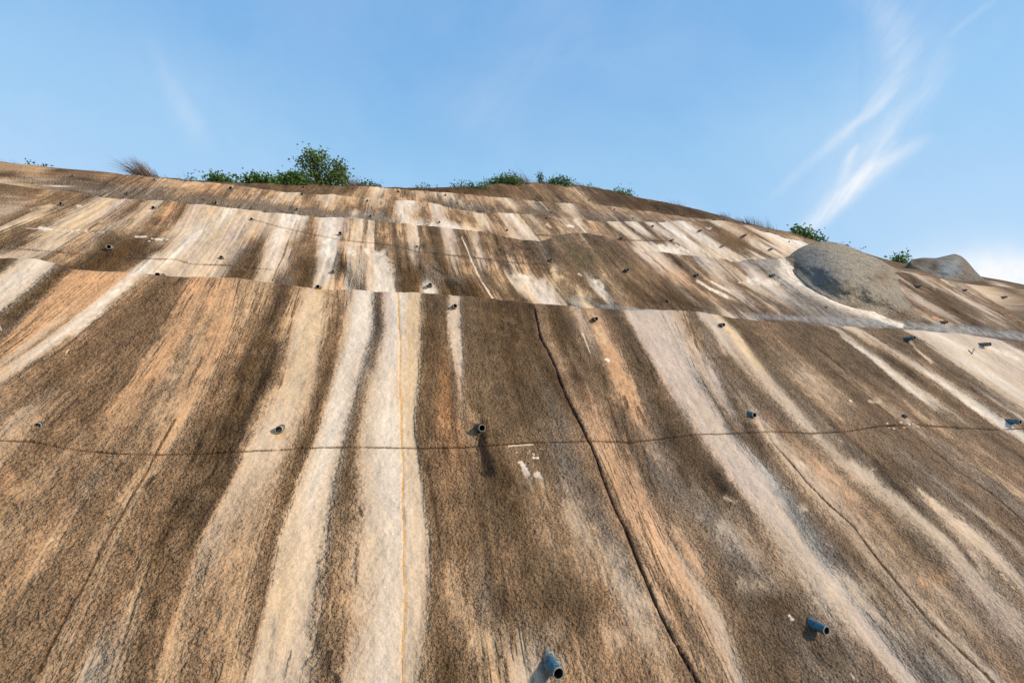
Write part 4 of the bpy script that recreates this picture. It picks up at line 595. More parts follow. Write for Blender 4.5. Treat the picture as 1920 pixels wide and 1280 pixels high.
# surface height lookup: nearest grid vertex to a picture point on a face
PX2, PY2 = project(PF)
def surf(px, py, k, dyc=0.0):
    idx = FIDX[k]; d = (PX2[idx]-px)**2+(PY2[idx]-py)**2; j = idx[np.argmin(d)]; return PF[j].copy()

# ------------------------------------------------------------------ boulders: sprayed-over rock humps standing out of the slope
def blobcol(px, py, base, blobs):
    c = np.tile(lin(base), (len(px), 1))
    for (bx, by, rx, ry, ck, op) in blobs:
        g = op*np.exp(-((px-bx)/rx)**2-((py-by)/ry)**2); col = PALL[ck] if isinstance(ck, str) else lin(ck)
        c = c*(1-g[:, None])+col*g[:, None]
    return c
BOUL, bt, bb = newmat('sprayed_rock')
bat = N(bt, 'ShaderNodeAttribute', attribute_name='StainShade'); btc = N(bt, 'ShaderNodeTexCoord').outputs['Object']
bn1 = noise(bt, btc, 5, 6, .65); bn2 = noise(bt, btc, 22, 5, .65)
bmp = N(bt, 'ShaderNodeMapping'); bt.links.new(btc, bmp.inputs[0]); bmp.inputs['Scale'].default_value = (1, 1, 3.2)
bn3 = noise(bt, bmp.outputs[0], 3.2, 5, .65, .6)
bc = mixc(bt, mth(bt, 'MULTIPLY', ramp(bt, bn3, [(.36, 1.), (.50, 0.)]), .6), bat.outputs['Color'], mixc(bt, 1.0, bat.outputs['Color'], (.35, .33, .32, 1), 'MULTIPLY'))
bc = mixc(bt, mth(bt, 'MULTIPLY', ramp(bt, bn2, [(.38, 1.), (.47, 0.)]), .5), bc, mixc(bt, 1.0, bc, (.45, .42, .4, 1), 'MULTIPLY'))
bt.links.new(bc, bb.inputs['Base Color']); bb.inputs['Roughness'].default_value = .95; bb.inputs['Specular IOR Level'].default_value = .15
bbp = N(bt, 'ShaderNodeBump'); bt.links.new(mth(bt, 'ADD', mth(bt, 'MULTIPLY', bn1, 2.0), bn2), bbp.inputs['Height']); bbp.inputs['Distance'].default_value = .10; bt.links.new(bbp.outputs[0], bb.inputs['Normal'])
def boulder(outline, ctr, H, k, base, blobs, label, skew=(0, 0), lump=.03, pw=1.2):
    o = np.array(outline, float); c0 = np.array(ctr, float)
    # smooth closed outline
    n = 150; oc = np.vstack([o, o[:1]]); seg = np.concatenate([[0], np.cumsum(np.hypot(*np.diff(oc, axis=0).T))])
    tq = np.linspace(0, seg[-1], n, endpoint=False); ol = np.stack([np.interp(tq, seg, oc[:, 0]), np.interp(tq, seg, oc[:, 1])], 1)
    for _ in range(4): ol = (np.roll(ol, 1, 0)+2*ol+np.roll(ol, -1, 0))/4
    V = []; PPX = []; PPY = []
    rings = 70
    for r in range(rings+1):
        rho = r/rings
        q = c0+(ol-c0)*rho
        t0 = np.linalg.norm(plane_hit(q[:, 0], q[:, 1], WOFF[k], .05)-CAM, axis=1)
        up_ = ss(-25, 25, c0[1]-ol[:, 1]+.25*(ol[:, 0]-c0[0])); pv = pw*(.75*up_+1.75*(1-up_))
        hh = H*np.maximum(1-rho**2.0, 0)**pv*(1+skew[0]*(q[:, 0]-c0[0])/100+skew[1]*(q[:, 1]-c0[1])/60)
        hh = hh+lump*(fbm(q[:, 0]/26, q[:, 1]/17, 3, 4)-.5)*(1-rho**6)*H*4
        V.append(CAM+ray(q[:, 0], q[:, 1])*(t0*(1-hh))[:, None]); PPX.append(q[:, 0]); PPY.append(q[:, 1])
    for q_, dd in ((1.0, .25), (.8, .7), (.02, .9)):      # root inside the hill
        q = c0+(ol-c0)*q_; V.append(plane_hit(q[:, 0], q[:, 1], WOFF[k], 0)-NRM*dd); PPX.append(q[:, 0]); PPY.append(q[:, 1])
    V = np.vstack(V); PPX = np.concatenate(PPX); PPY = np.concatenate(PPY)
    org = V[rings*n:].mean(0); V = V-org
    F = []
    R_ = rings+4
    for r in range(R_-1):
        for j in range(n): F.append((r*n+j, r*n+(j+1) % n, (r+1)*n+(j+1) % n, (r+1)*n+j))
    me = mesh('boulder', V, F)
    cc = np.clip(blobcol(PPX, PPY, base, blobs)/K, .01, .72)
    a = me.color_attributes.new('StainShade', 'FLOAT_COLOR', 'POINT'); a.data.foreach_set('color', np.concatenate([cc, np.ones((len(cc), 1))], 1).astype(np.float32).ravel())
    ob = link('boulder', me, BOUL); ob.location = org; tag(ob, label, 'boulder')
    return ob
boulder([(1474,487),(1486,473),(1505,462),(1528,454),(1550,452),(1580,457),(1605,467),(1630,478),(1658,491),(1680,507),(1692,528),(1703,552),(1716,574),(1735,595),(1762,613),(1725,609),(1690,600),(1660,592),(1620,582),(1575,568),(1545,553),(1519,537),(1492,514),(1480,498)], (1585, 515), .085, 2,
        (198,182,160), [(1496,490,24,34,(112,114,117),.95),(1540,520,42,36,(142,143,143),.9),(1528,478,20,18,(128,130,132),.75),(1490,500,12,16,(90,84,80),.6),(1620,500,35,24,(208,190,166),.5),(1655,518,20,16,(168,140,110),.6),(1636,586,20,5,'W',1.0),(1650,589,12,4,'W',.9),(1690,594,36,12,'b',.9),(1710,565,12,18,'b',.5),(1550,454,26,3,'G',.6),(1590,545,40,14,(176,158,136),.5),(1600,572,30,6,'b',.5),(1735,604,22,8,'n',.8),(1540,462,14,8,(190,165,140),.6)],  # blue-grey blobs paint the shade of the left flank; the rest are stains
        'large rounded grey concrete-covered boulder bulging from the right of the slope', skew=(.05, -.1), pw=1.0, lump=.045)
boulder([(1706,487),(1730,483),(1755,484),(1772,480),(1790,475.5),(1803,480),(1815,491),(1827,506),(1840,519),(1852,529),(1815,530),(1777,526),(1750,517),(1725,505),(1708,495)], (1790, 498), .045, 3,
        (156,146,134), [(1780,506,24,16,(172,176,180),1.0),(1790,490,10,8,(190,184,174),.7),(1722,490,20,8,'n',.8),(1752,500,9,12,'n',.8),(1815,505,9,18,(166,142,120),.9)],
        'smaller knobbly grey-brown boulder on the crest at the far right', skew=(.05, 0), lump=.04, pw=.9)

# ------------------------------------------------------------------ drain pipes
def simple_mat(name, c1, c2, scale, rough, c3=None, thr=.6, met=0):
    m, t, b = newmat(name); tc = N(t, 'ShaderNodeTexCoord').outputs['Object']
    c = mixc(t, ramp(t, noise(t, tc, scale, 5, .65), [(.42, 0.), (.58, 1.)]), (*c1, 1), (*c2, 1))
    if c3: c = mixc(t, ramp(t, noise(t, tc, scale*2.3, 4, .6), [(thr-.04, 0.), (thr+.04, 1.)]), c, (*c3, 1))
    t.links.new(c, b.inputs['Base Color']); b.inputs['Roughness'].default_value = rough; b.inputs['Metallic'].default_value = met
    bp = N(t, 'ShaderNodeBump'); t.links.new(noise(t, tc, scale*3, 3, .6), bp.inputs['Height']); bp.inputs['Distance'].default_value = .002; t.links.new(bp.outputs[0], b.inputs['Normal'])
    return m
PM = {'blue': simple_mat('blue_pipe', (.03, .13, .19), (.035, .23, .34), 24, .6, (.07, .06, .05), .52),
      'grey': simple_mat('grey_pipe', (.13, .12, .10), (.22, .20, .17), 26, .7, (.05, .04, .03), .56),
      'teal': simple_mat('teal_pipe', (.05, .14, .16), (.09, .10, .08), 22, .6, (.05, .04, .03), .55),
      'dark': simple_mat('dark_pipe', (.045, .038, .03), (.09, .075, .06), 24, .8),
      'rust': simple_mat('rusty_pipe', (.22, .09, .05), (.34, .17, .10), 20, .8, (.08, .04, .03), .58),
      'pale': simple_mat('pale_pipe', (.38, .30, .20), (.26, .20, .14), 20, .8)}
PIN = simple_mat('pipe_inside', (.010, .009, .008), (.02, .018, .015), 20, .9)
RIMM = simple_mat('pipe_rim', (.34, .30, .24), (.20, .17, .13), 30, .7, (.06, .05, .04), .6)
MORT = simple_mat('mortar', (.26, .22, .17), (.15, .12, .09), 28, .95, (.06, .05, .04), .58)
MORTD = simple_mat('dark_mortar', (.10, .075, .05), (.06, .045, .03), 28, .95, (.16, .12, .08), .62)
def barrel_mesh(r, L, emb, n=24, seed=0):
    V = []; F = []
    prof = [(r, emb), (r, -L+.004), (r-.0012, -L), (r-.006, -L), (r-.0068, -L+.004), (r-.0068, emb*.85)]
    rg = random.Random(seed)
    for (a, y) in prof:
        for j in range(n):
            t = 2*math.pi*j/n; V.append((a*math.cos(t), y, a*math.sin(t)))
    for k in range(len(prof)-1):
        for j in range(n): F.append((k*n+j, k*n+(j+1) % n, (k+1)*n+(j+1) % n, (k+1)*n+j))
    V.append((0, emb*.85, 0)); c = len(V)-1; k = len(prof)-1
    for j in range(n): F.append((k*n+j, k*n+(j+1) % n, c))
    return V, F
def make_barrel(name, r, L, emb, mat, n=24):
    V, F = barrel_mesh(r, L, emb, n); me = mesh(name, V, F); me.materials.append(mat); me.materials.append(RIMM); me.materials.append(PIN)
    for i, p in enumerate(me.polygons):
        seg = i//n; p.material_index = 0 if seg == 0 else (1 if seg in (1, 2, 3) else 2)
        p.use_smooth = True
    return me
def collar_mesh(r0, r1, th, seed):
    rg = random.Random(seed); n = 28; V = []; F = []; ph = [rg.random()*6 for _ in range(4)]
    A = TA
    for k in range(7):
        f = k/6
        for j in range(n):
            t = 2*math.pi*j/n; wob = 1+.18*math.sin(2*t+ph[0])+.10*math.sin(3*t+ph[1])+.06*math.sin(7*t+ph[2])+.05*rg.random()
            rr = r0*.97+(r1*wob-r0)*f; x = rr*math.cos(t); z = rr*math.sin(t)*1.15
            y = z/A-th*(1-f)**1.3*(1+.3*math.sin(3*t+ph[3]))+.02*f
            V.append((x, y, z))
    for k in range(6):
        for j in range(n): F.append((k*n+j, k*n+(j+1) % n, (k+1)*n+(j+1) % n, (k+1)*n+j))
    return mesh('mortar_collar', V, F)
# (px, py of the mouth, face, diameter scale, protrusion, kind, label)
PIPES = [
 (1047,1263,1,1.12,.13,'blue','worn blue drain pipe at the very bottom of the picture'),
 (1550,1182,1,1.0,.17,'blue','long scuffed blue drain pipe low down at the right, a white fleck beside it'),
 (523,805,1,1.0,.05,'grey','grey-rimmed drain pipe in the pale streak just above the level crack'),
 (903,803,1,1.05,.10,'dark','dark drain pipe with a black wet stain running down below it'),
 (69,799,1,.9,.012,'dark','drain hole almost flush with the brown slope near the left edge'),
 (1415,777,1,.95,.09,'blue','blue drain pipe just above the level crack, pointing right between two pale streaks'),
 (1700,780,1,.7,.05,'dark','small dark drain pipe just above the level crack towards the right'),
 (1914,790,1,.95,.18,'blue','blue drain pipe cut by the right edge of the picture'),
 (595,537,1,.85,.06,'dark','drain pipe at the bench edge with rusty orange staining and a cream streak below'),
 (853,573,1,.9,.07,'grey','drain pipe with one narrow white streak under it on the dark brown face'),
 (1119,597,1,.85,.08,'dark','drain pipe with an orange streak running down from it'),
 (1357,608,1,.9,.12,'teal','teal drain pipe just under the lowest bench edge, left of a dark panel'),
 (1716,633,1,.95,.20,'blue','bright blue drain pipe pointing right just below the grey bench'),
 (1857,644,1,1.0,.20,'grey','long grey drain pipe just below the grey bench near the right edge'),
 (294,515,1,.95,.06,'dark','drain pipe right on the lowest bench edge at the left'),
 (203,462,2,1.0,.12,'grey','drain pipe in the dark square patch at the left of the second face'),
 (414,482,2,.8,.05,'dark','drain pipe on the broad pale streaks above the lowest bench edge'),
 (624,508,2,.7,.05,'dark','small drain pipe above a salmon-coloured patch by the lowest bench edge'),
 (807,533,2,.9,.10,'dark','drain pipe with a short white patch under it, touching the lowest bench edge'),
 (1033,487,2,.9,.10,'dark','drain pipe at the head of the long cream-yellow run-off streak'),
 (1177,505,2,1.0,.16,'dark','drain pipe on the olive-brown mound of the second face'),
 (1308,515,2,1.0,.20,'dark','dark drain pipe above the two narrow white streaks'),
 (1452,515,2,.9,.24,'grey','grey drain pipe on the pale patch just left of the big boulder'),
 (1551,576,2,.7,.08,'dark','tiny dark drain pipe on the grey apron below the big boulder'),
 (1254,563,2,.7,.10,'dark','small drain pipe in the blackened strip above the lowest bench edge'),
 (1776,603,2,1.1,.16,'rust','rusty orange drain pipe to the right of the big boulder'),
 (1727,535,2,1.0,.24,'grey','first drain pipe to the right of the big boulder, below the small one'),
 (1813,543,2,.9,.22,'grey','second drain pipe to the right of the big boulder, below the small one'),
 (1888,556,2,.9,.20,'grey','third drain pipe to the right of the big boulder, nearest the right edge'),
 (113,381,2,.8,.06,'dark','drain pipe on the dark brown patch under the second bench at the far left'),
 (287,389,2,.9,.08,'dark','drain pipe left of the dark seam, just under the second bench edge'),
 (471,410,2,.7,.06,'dark','small drain pipe where the thin crack of the second face begins'),
 (638,437,2,.9,.12,'grey','drain pipe beside the broad white streak in the middle of the second face'),
 (781,462,2,.75,.10,'dark','drain pipe right of the vertical seam on the second face'),
 (60,344,3,.7,.05,'dark','leftmost of the small drain pipes near the crest'),
 (135,329,3,.7,.06,'dark','small drain pipe close under the crest, left of the feathery grass'),
 (237,361,3,.7,.06,'dark','small drain pipe on the grey bench below the feathery grass'),
 (289,337,3,.7,.06,'dark','small drain pipe close under the feathery grass tuft'),
 (404,380,3,.9,.06,'pale','pale drain pipe on the grey bench below the leftmost green bush'),
 (432,352,3,1.0,.10,'dark','dark drain pipe below the right end of the leftmost green bush'),
 (566,363,3,.9,.09,'pale','pale drain pipe on the bench edge below the tree'),
 (556,392,3,.8,.06,'pale','pale drain pipe in the grey bench strip below the tree'),
 (689,376,3,.8,.08,'pale','pale drain pipe on the third face below the dry grass right of the tree'),
 (695,405,3,.8,.06,'pale','pale drain pipe low on the third face, close to the second bench edge'),
 (824,416,3,.7,.07,'dark','small drain pipe above the white crust of the third face'),
 (951,431,3,.8,.08,'pale','drain pipe above the pale seam left of the olive mound'),
 (920,400,3,.7,.06,'pale','small drain pipe just under the third bench edge at its middle'),
 (1025,408,3,.8,.08,'dark','dark drain pipe just under the third bench edge, left of two seams'),
 (1058,441,3,.9,.12,'dark','drain pipe directly above the olive mound'),
 (1167,445,3,.9,.12,'dark','drain pipe above the right shoulder of the olive mound'),
 (1225,423,3,.8,.10,'dark','drain pipe on the bench edge above the white stripes, left one of two'),
 (1262,449,3,.7,.10,'dark','drain pipe between the white stripes of the third face'),
 (1315,431,3,.8,.14,'dark','drain pipe at the left shoulder of the dark brown mound'),
 (1357,460,3,.8,.10,'pale','pale drain pipe at the foot of the dark brown mound'),
 (1399,440,3,.9,.18,'grey','drain pipe at the right shoulder of the dark brown mound'),
 (1448,466,3,.8,.16,'grey','drain pipe between the mound and the big boulder, lower one'),
 (1470,447,3,.7,.14,'dark','drain pipe between the mound and the big boulder, upper left one'),
 (1480,453,3,.8,.16,'grey','drain pipe nearest the left side of the big boulder top'),
 (468,347,4,.7,.05,'dark','tiny drain pipe under the crest below the low bush'),
 (569,350,4,.8,.06,'dark','tiny drain pipe under the crest below the left side of the tree'),
 (663,352,4,.7,.05,'pale','tiny pale drain pipe under the crest below the dry grass'),
 (747,359,4,1.0,.08,'dark','dark drain pipe on the bright top face right of the tree'),
 (835,365,4,.8,.08,'pale','pale drain pipe on the bright top face left of the round bush'),
 (916,369,4,1.0,.10,'dark','dark drain pipe on the top face below the round bush'),
 (1007,376,4,.9,.10,'dark','dark drain pipe on the top face below the little conifer'),
 (1035,397,4,.7,.06,'pale','tiny pale drain pipe on the grey strip above the third bench edge'),
 (1105,375,5,.8,.08,'dark','drain pipe high in the dark brown crest band, leftmost of the band'),
 (1153,392,4,.7,.08,'dark','tiny drain pipe just under the dark brown crest band'),
 (1187,409,4,.7,.06,'pale','tiny pale drain pipe above the start of the white stripes'),
 (1236,391,5,.8,.10,'dark','drain pipe low in the dark brown crest band, left of a close pair'),
 (1293,407,4,.7,.08,'pale','lower drain pipe of the close pair under the dark brown crest band'),
 (1296,400,5,.7,.10,'dark','upper drain pipe of the close pair in the dark brown crest band'),
 (1359,411,5,.8,.14,'dark','drain pipe in the tail of the dark brown crest band'),
 (1332,422,4,.7,.10,'dark','drain pipe just above the top of the dark brown mound'),
]
print('pipes', len(PIPES))
rp = random.Random(3)
PGROUP = 'drain pipes sticking out of the slope'
PIPEPOS = []
for q, (px, py, k, ds, L, kind, lab) in enumerate(PIPES):
    s0 = surf(px, py, k); dyo = s0[1]-face_y(s0[2], k)
    L = L if k == 1 else min(L*.42+.01, .085)
    if k == 1 and px > 1300: L *= .62
    o = plane_hit(np.array([px]), np.array([py]), WOFF[k], dyo-L)[0]; base = o+np.array([0, L, 0])
    r = .030*ds; emb = .30
    PIPEPOS.append(base)
    dist_ = np.linalg.norm(base-CAM)
    rot = (R(rp.uniform(-2, 5)), 0, R(rp.uniform(-4, 4)))
    if k <= 2:
        e = empty('drain_pipe', base); e.rotation_euler = rot; tag(e, lab, 'drain pipe', PGROUP)
        bm_ = link('pipe_barrel', make_barrel('pipe_barrel', r, L, emb, PM[kind]), None, e)
        cm = collar_mesh(r, r*(1.5 if q == 0 else 1.28), (.02 if q == 0 else .006)*ds, q); link('mortar_collar', cm, MORT if q == 0 else MORTD, e)
    else:
        ob = link('drain_pipe', make_barrel('drain_pipe', r*1.05, L, emb, PM[kind], 16)); ob.location = base; ob.rotation_euler = rot; tag(ob, lab, 'drain pipe', PGROUP)
# pale cord hanging out of the stained pipe
def tube(points, r, n=6, taper=1.0, closed=True):
    P = [Vector(p) for p in points]; V = []; F = []
    for i, p in enumerate(P):
        d = (P[min(i+1, len(P)-1)]-P[max(i-1, 0)]).normalized(); a = d.orthogonal().normalized() if i == 0 else (a-d*a.dot(d)).normalized(); b = d.cross(a)
        rr = r*(1+(taper-1)*i/(len(P)-1)) if not hasattr(r, '__len__') else r[i]
        for j in range(n): t = 2*math.pi*j/n; V.append(p+(a*math.cos(t)+b*math.sin(t))*rr)
    for i in range(len(P)-1):
        for j in range(n): F.append((i*n+j, i*n+(j+1) % n, (i+1)*n+(j+1) % n, (i+1)*n+j))
    if closed: F.append(tuple(range(n))[::-1]); F.append(tuple((len(P)-1)*n+j for j in range(n)))
    return V, F
def onface(pts, k, off):
    out = []
    for (x, y) in pts: out.append(surf(x, y, k)+NRM*off)
    return out
CORD = simple_mat('cord', (.26, .19, .12), (.18, .13, .08), 60, .9)
cp = [tuple(plane_hit(np.array([902.]), np.array([806.]), 0, -.02)[0]+np.array([0, -.05, 0]))]+[tuple(p) for p in onface([(897,818),(895,826),(894,836),(899,846),(901,860),(900,874),(895,884),(886,887),(878,882),(875,870),(877,855),(882,845)], 1, .012)]
V, F = tube(cp, .0016, 5); ob = link('cord', mesh('cord', [Vector(v)-Vector(cp[0]) for v in V], F), CORD); ob.location = cp[0]
tag(ob, 'thin pale cord looping down from the dark wet-stained drain pipe', 'cord')

# ------------------------------------------------------------------ plants along the crest
def leafmat(name, c1, c2, c3):
    m, t, b = newmat(name); tc = N(t, 'ShaderNodeTexCoord').outputs['Object']
    at = N(t, 'ShaderNodeAttribute', attribute_name='rnd').outputs['Fac']
    c = mixc(t, at, (*c1, 1), (*c2, 1)); c = mixc(t, ramp(t, at, [(.88, 0.), (.93, 1.)]), c, (*c3, 1))
    t.links.new(c, b.inputs['Base Color']); b.inputs['Roughness'].default_value = .5; b.inputs['Specular IOR Level'].default_value = .35
    tr = N(t, 'ShaderNodeBsdfTranslucent'); t.links.new(mixc(t, 1.0, c, (1.3, 1.5, .7, 1), 'MULTIPLY'), tr.inputs[0])
    mx = N(t, 'ShaderNodeMixShader'); mx.inputs[0].default_value = .28
    t.links.new(b.outputs[0], mx.inputs[1]); t.links.new(tr.outputs[0], mx.inputs[2]); t.links.new(mx.outputs[0], t.nodes['Material Output'].inputs[0])
    return m
LEAF = leafmat('green_leaves', (.045, .10, .022), (.12, .20, .045), (.22, .25, .08))
LEAFB = leafmat('bluish_leaves', (.025, .055, .030), (.06, .10, .05), (.10, .14, .08))
LEAFY = leafmat('olive_leaves', (.06, .11, .022), (.16, .21, .045), (.28, .27, .10))
BARK = simple_mat('bark', (.12, .085, .055), (.07, .05, .035), 20, .9)
STRAW = simple_mat('dry_grass', (.30, .20, .13), (.20, .13, .09), 6, .8)
STRAWD = simple_mat('dark_dry_grass', (.16, .11, .085), (.09, .065, .055), 6, .8)
def leaves(blobs, n, size, seed, droop=.2):
    """blobs: (centre Vector, rx, ry, rz); leaf-sized folded faces through each volume, denser at the rim"""
    rg = np.random.default_rng(seed); V = []; F = []; rnd = []
    vol = np.array([(b[1]*b[3])**.6 for b in blobs]); cnt = np.maximum((n*vol/vol.sum()).astype(int), 8)
    for (c, rx, ry, rz), m in zip(blobs, cnt):
        nt_ = max(int(m/7), 3)                     # twigs carry the leaves
        for _ in range(nt_):
            d = rg.normal(size=3); d /= np.linalg.norm(d); rad = rg.random()**.45
            q = np.array(c)+d*np.array([rx, ry, rz])*rad
            for _ in range(7):
                p = q+rg.normal(size=3)*size*1.1
                ax = rg.normal(size=3)*.8+d*.5+np.array([0, 0, .35]); ax /= np.linalg.norm(ax)
                s = np.cross(ax, rg.normal(size=3)); s /= np.linalg.norm(s); u = np.cross(s, ax)
                l = size*rg.uniform(.6, 1.3); w = l*.30
                i0 = len(V); V += [p, p+ax*l*.45+s*w+u*w*.35, p+ax*l-np.array([0, 0, l*droop]), p+ax*l*.45-s*w+u*w*.35, p+ax*l*.45]
                F += [(i0, i0+1, i0+4), (i0+1, i0+2, i0+4), (i0+2, i0+3, i0+4), (i0+3, i0, i0+4)]; rnd += [rg.random()]*5
    return V, F, rnd
def crest(px, dyp=0.0, back=.12):
    py = float(eline(5, px))+dyp; h = plane_hit(np.array([float(px)]), np.array([py]), WOFF[5])[0]
    j = np.argmin((PX2[FIDX[5]]-px)**2+(PY2[FIDX[5]]-py-1)**2)
    return h+np.array([0, back, -.03])
def rel(base, dx, dyu, dz=0.0):                 # picture offset (px right, px up) at the plant's distance -> metres
    s = float((base-CAM)@FW)/FPX
    return RT*dx*s+np.array([0, 0, 1.0])*dyu*s+FH*dz
def plant(name, px, blobs, n, size, seed, mat, label, cat, group=None, stems=4, trunk=None, leafpart='foliage', dyp=0, back=.12):
    b = crest(px, dyp, back); s = float((b-CAM)@FW)/FPX; e = empty(name, b); tag(e, label, cat, group)
    kq = .72 if trunk else .95
    bl = [(rel(b, dx, dyu, rp.uniform(-.3, .3)*rx*s), rx*s*kq, rx*s*.9*kq, rz*s*kq) for dx, dyu, rx, rz in blobs]
    V, F, rnd = leaves(bl, n, size, seed); me = mesh(leafpart, V, F, False)
    a = me.attributes.new('rnd', 'FLOAT', 'POINT'); a.data.foreach_set('value', np.array(rnd, np.float32))
    link(leafpart, me, mat, e)
    rg = random.Random(seed); Vt = []; Ft = []
    def addt(pts, r, tp):
        v, f = tube(pts, r, 6, tp); o = len(Vt); Vt.extend(v); Ft.extend([tuple(i+o for i in q) for q in f])
    if trunk: 
        for pts, r in trunk: addt([tuple(rel(b, x, y, z)) for x, y, z in pts], r, .45)
    for (c, rx, ry, rz) in bl:
        for _ in range(stems):
            t = np.array(c)+np.array([rg.uniform(-.6, .6)*rx, rg.uniform(-.5, .5)*ry, rg.uniform(-.3, .8)*rz])
            r0 = np.array([t[0]*.35, t[1]*.35, -.1]) if not trunk else np.array(c)*.55+np.array([0, 0, -.05])
            md = (r0+t)/2+np.array([rg.uniform(-.04, .04), rg.uniform(-.04, .04), .03]); addt([tuple(r0), tuple(md), tuple(t)], .008 if not trunk else .011, .4)
    if Vt: link('stem' if not trunk else 'trunk', mesh('stem' if not trunk else 'trunk', Vt, Ft), BARK, e)
    return e
SH = 'green bushes along the crest'
plant('tree', 602, [(-29,72,6,6),(-22,64,9,7),(-38,56,7,5),(-46,50,4,3),(-3,68,6,8),(-8,56,9,7),(-22,50,9,6),(-14,40,9,7),(2,42,7,6),(22,46,7,5),(32,44,8,7),(38,34,7,7),(26,32,8,8),(14,30,7,6),(-30,24,8,6),(-16,24,9,7),(0,22,10,7),(16,18,10,7),(34,18,9,8),(-34,10,11,7),(-14,8,13,7),(6,6,13,7),(28,4,12,7),(42,10,6,6)], 3200, .078, 11, LEAFY,
      'leafy olive-green tree, the tallest plant on the crest', 'tree', None, 1, [([(0,-6,0),(-2,12,0),(-8,30,0),(-16,48,0),(-24,66,0)], .05), ([(0,4,0),(10,18,0),(22,34,0),(30,44,0)], .035), ([(-6,24,0),(-2,40,0),(-2,56,0)], .02), ([(-10,34,0),(-26,44,0),(-40,52,0)], .018), ([(0,2,0),(-20,14,0),(-32,24,0)], .025)], 'crown', 4)
plant('bush', 405, [(-14,8,11,8),(-3,10,10,9),(8,7,10,8),(19,4,6,5),(26,8,5,10)], 900, .075, 12, LEAF, 'small separate green bush, leftmost of the full bushes on the crest', 'bush', SH, 3, dyp=3)
plant('bush', 485, [(-22,7,9,9),(-10,10,11,10),(2,8,11,10),(14,6,11,9),(26,5,10,8)], 2200, .075, 13, LEAF, 'low dark green bush left of the bush that touches the tree', 'bush', SH, 3, dyp=4)
plant('bush', 540, [(-16,8,13,10),(-3,12,13,13),(8,17,10,12),(14,22,7,7),(20,9,12,10)], 2400, .075, 14, LEAF, 'dark green bush against the left side of the tree', 'bush', SH, 3, dyp=5)
plant('bush', 950, [(-20,6,12,7),(-8,10,13,10),(6,14,13,10),(18,10,12,9),(-32,3,8,4)], 1700, .07, 15, LEAF, 'round green bush with dry grass on its right side', 'bush', SH, 3, dyp=3)
plant('bush', 1053, [(-10,8,10,8),(3,11,12,9),(14,7,8,8),(-18,4,7,5)], 1200, .07, 16, LEAF, 'rounded green bush just right of the little conifer', 'bush', SH, 3, dyp=3)
plant('bush', 1168, [(-5,6,7,6),(5,4,8,5),(14,2,8,3)], 380, .07, 17, LEAF, 'small lone green bush right of the dark hump of the crest', 'bush', SH, 3, dyp=2)
plant('conifer', 1015, [(0,5,7,4),(0,11,6,4),(0,17,4,4),(0,22,2,3)], 420, .05, 18, LEAFB, 'tiny pointed conifer between two round bushes', 'young tree', None, 1, [([(0,-3,0),(0,12,0),(0,25,0)], .014)], 'crown', 2)
plant('bush', 1518, [(-22,14,5,4),(-14,16,6,5),(-6,8,10,7),(6,6,12,8),(16,2,10,7),(-14,22,5,3),(0,15,7,4),(24,-4,7,5)], 1100, .10, 19, LEAF, 'ragged green bush on the crest just left of the big boulder', 'bush', SH, 3, dyp=2)
plant('bush', 1690, [(-6,4,7,3),(2,6,7,4),(11,3,7,3)], 420, .10, 20, LEAF, 'green bush on the crest between the two boulders', 'bush', SH, 3, dyp=-2)
plant('creeper', 880, [(-24,3,10,3),(-8,4,12,4),(8,4,12,4),(26,4,12,5)], 700, .06, 21, LEAF, 'low green creeper trailing left of the round bush', 'creeper', 'creepers on the crest', 1, leafpart='leaves', dyp=1)
plant('creeper', 690, [(-10,5,9,6),(2,4,9,5),(14,2,9,4)], 420, .06, 22, LEAF, 'green creeper in the dry brush right of the tree', 'creeper', 'creepers on the crest', 2, leafpart='leaves', dyp=2)
plant('creeper', 800, [(-14,3,8,3),(0,6,9,3),(10,4,8,3)], 160, .055, 23, LEAFB, 'sparse bluish creeper alone on the crest between tree and round bush', 'creeper', 'creepers on the crest', 3, leafpart='leaves', dyp=1)
plant('sprig', 355, [(0,6,5,4)], 110, .055, 24, LEAF, 'tiny green sprig left of the leftmost full bush', 'sprig', 'sprigs on the crest', 3, leafpart='leaves', dyp=2)
plant('sprig', 52, [(-4,11,4,6),(4,3,7,4),(14,6,4,4)], 170, .05, 25, LEAFB, 'dark leafy sprig among thin stalks at the far left of the crest', 'sprig', 'sprigs on the crest', 4, leafpart='leaves', dyp=1)
plant('sprig', 82, [(-4,4,7,3),(8,2,8,2)], 110, .05, 26, LEAFB, 'low sparse sprig just right of the leftmost sprig', 'sprig', 'sprigs on the crest', 3, leafpart='leaves', dyp=1)
plant('sprig', 1110, [(0,3,8,4)], 130, .06, 27, LEAF, 'small sprig in dry grass between round bush and lone small bush', 'sprig', 'sprigs on the crest', 3, leafpart='leaves', dyp=1)
plant('sprig', 1593, [(-2,2,3,3)], 40, .08, 28, LEAFB, 'tiny sprig peeping over the big boulder', 'sprig', 'sprigs on the crest', 2, leafpart='leaves', dyp=-3)
plant('sprig', 1614, [(0,2,5,2)], 40, .08, 29, LEAFB, 'tiny sprig on the crest right behind the big boulder', 'sprig', 'sprigs on the crest', 2, leafpart='leaves', dyp=-2)
plant('sprig', 4, [(0,3,6,2)], 60, .05, 30, LEAFB, 'flat sprig cut by the left edge of the picture', 'sprig', 'sprigs on the crest', 2, leafpart='leaves', dyp=1)
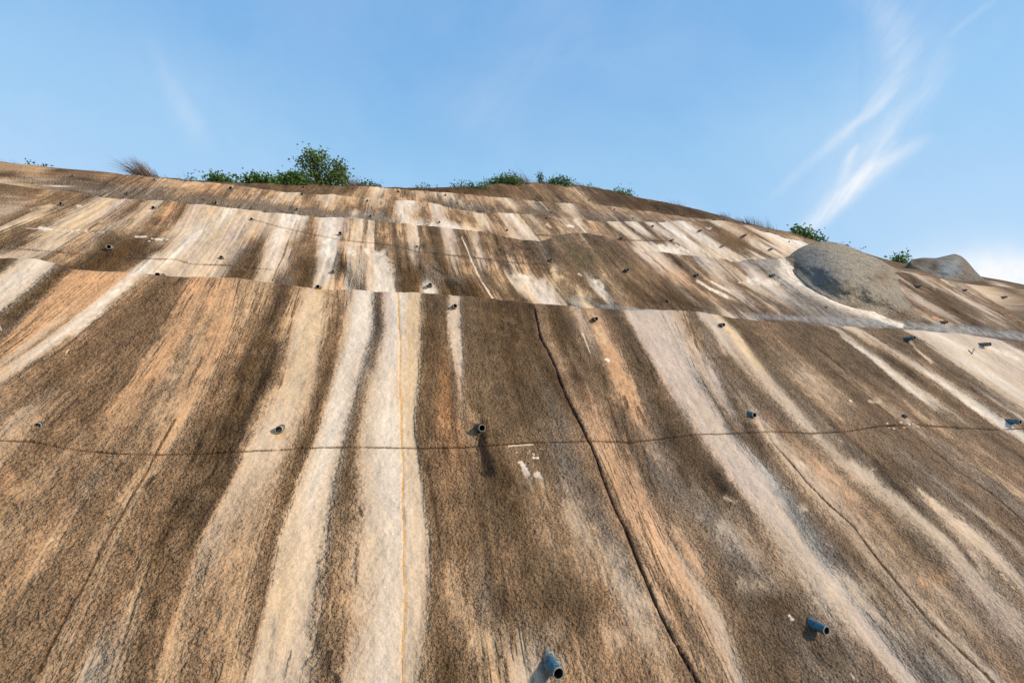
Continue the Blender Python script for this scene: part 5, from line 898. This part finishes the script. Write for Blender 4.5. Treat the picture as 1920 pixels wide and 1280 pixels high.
def tuft(px, n, spread, hgt, lean, curl, seed, label, mat=STRAW, r=.006, dyp=2, group='dry grass tufts on the crest', bend=.35, jit=.25):
    """n curved blades; spread px, height px, lean px at the tip (negative = blown to the left)"""
    b = crest(px, dyp); rg = random.Random(seed); V = []; F = []
    for _ in range(n):
        x0 = rg.uniform(-spread, spread); h = hgt*rg.uniform(.45, 1.05); l = lean*rg.uniform(.6, 1.15)+rg.gauss(0, abs(lean)*jit+2); z0 = rg.uniform(-.12, .12)
        pts = []
        for i in range(8):
            t = i/7; pts.append(tuple(rel(b, x0+l*(t*(1-bend)+bend*t*t*1.6), h*(t-curl*t*t*.5)/(1-curl*.5)-3*(1-t), z0*(1+t))))
        v, f = tube(pts, r*rg.uniform(.6, 1.2), 3, .15, False); o = len(V); V.extend(v); F.extend([tuple(i+o for i in q) for q in f])
    ob = link('grass_tuft', mesh('grass_tuft', V, F), mat); ob.location = b; tag(ob, label, 'grass tuft', group); return ob
tuft(274, 230, 14, 42, -36, .35, 41, 'large feathery dry grass tuft blown to the left')
tuft(290, 70, 12, 20, -16, .3, 42, 'short brown grass at the foot of the large feathery tuft', STRAWD)
tuft(225, 70, 10, 9, -46, .5, 43, 'dry grass lying flat to the left of the large feathery tuft')
tuft(312, 50, 14, 6, -12, .3, 44, 'low dry grass right of the large feathery tuft', STRAWD)
tuft(40, 26, 14, 22, -26, .6, 45, 'thin bare stalks arching over the crest at the far left', STRAWD, .004)
tuft(80, 26, 12, 14, -22, .6, 46, 'thin dark stalks between the far-left sprigs', STRAWD, .004)
tuft(345, 24, 14, 16, -14, .6, 47, 'few fine stalks beside the tiny green sprig', STRAW, .003)
tuft(672, 170, 14, 20, -22, .2, 48, 'straw-coloured grass leaning on the right side of the tree')
tuft(700, 130, 22, 12, -16, .4, 49, 'tangled brown grass around the creeper right of the tree', STRAWD)
tuft(676, 10, 12, 32, -14, .5, 50, 'few long stalks rising right of the tree', STRAW, .003)
tuft(800, 14, 14, 18, -14, .7, 51, 'fine stalks over the sparse bluish creeper', STRAW, .003)
tuft(985, 170, 14, 20, -12, .3, 52, 'brown grass clump on the right side of the round bush')
tuft(990, 16, 12, 38, -16, .3, 53, 'tall thin grass stalks behind the brown clump', STRAW, .004)
tuft(958, 90, 26, 7, -14, .4, 54, 'dry grass fringe hanging under the round bush')
tuft(1018, 80, 14, 7, -8, .4, 55, 'low brown grass at the foot of the little conifer')
tuft(1086, 130, 14, 12, -14, .3, 56, 'dry grass slope right of the rounded bush')
tuft(1115, 70, 14, 8, -10, .3, 57, 'thin dry grass around the small sprig', STRAWD)
tuft(1183, 40, 12, 9, -7, .4, 58, 'sparse dry grass right of the lone small bush', STRAW, .004)
tuft(1262, 26, 14, 12, -7, .3, 59, 'few pale stalks on the falling crest, first of the right-hand grasses', STRAWD, .004)
tuft(1284, 30, 8, 16, -10, .3, 60, 'slim upright stalks on the falling crest above the dark band', STRAWD, .004)
tuft(1360, 70, 14, 12, -10, .3, 61, 'reddish low grass on the falling crest', STRAWD)
tuft(1392, 90, 18, 12, -8, .3, 62, 'dark grass clump midway down the falling crest', STRAWD)
tuft(1418, 60, 10, 20, -5, .25, 63, 'taller spiky grass on the falling crest', STRAWD, .005)
tuft(1440, 50, 10, 24, -7, .25, 64, 'tallest spiky grass on the falling crest, nearest the ragged bush', STRAWD, .005)
tuft(1455, 26, 8, 14, -4, .25, 65, 'last few stalks before the ragged bush', STRAWD, .005)
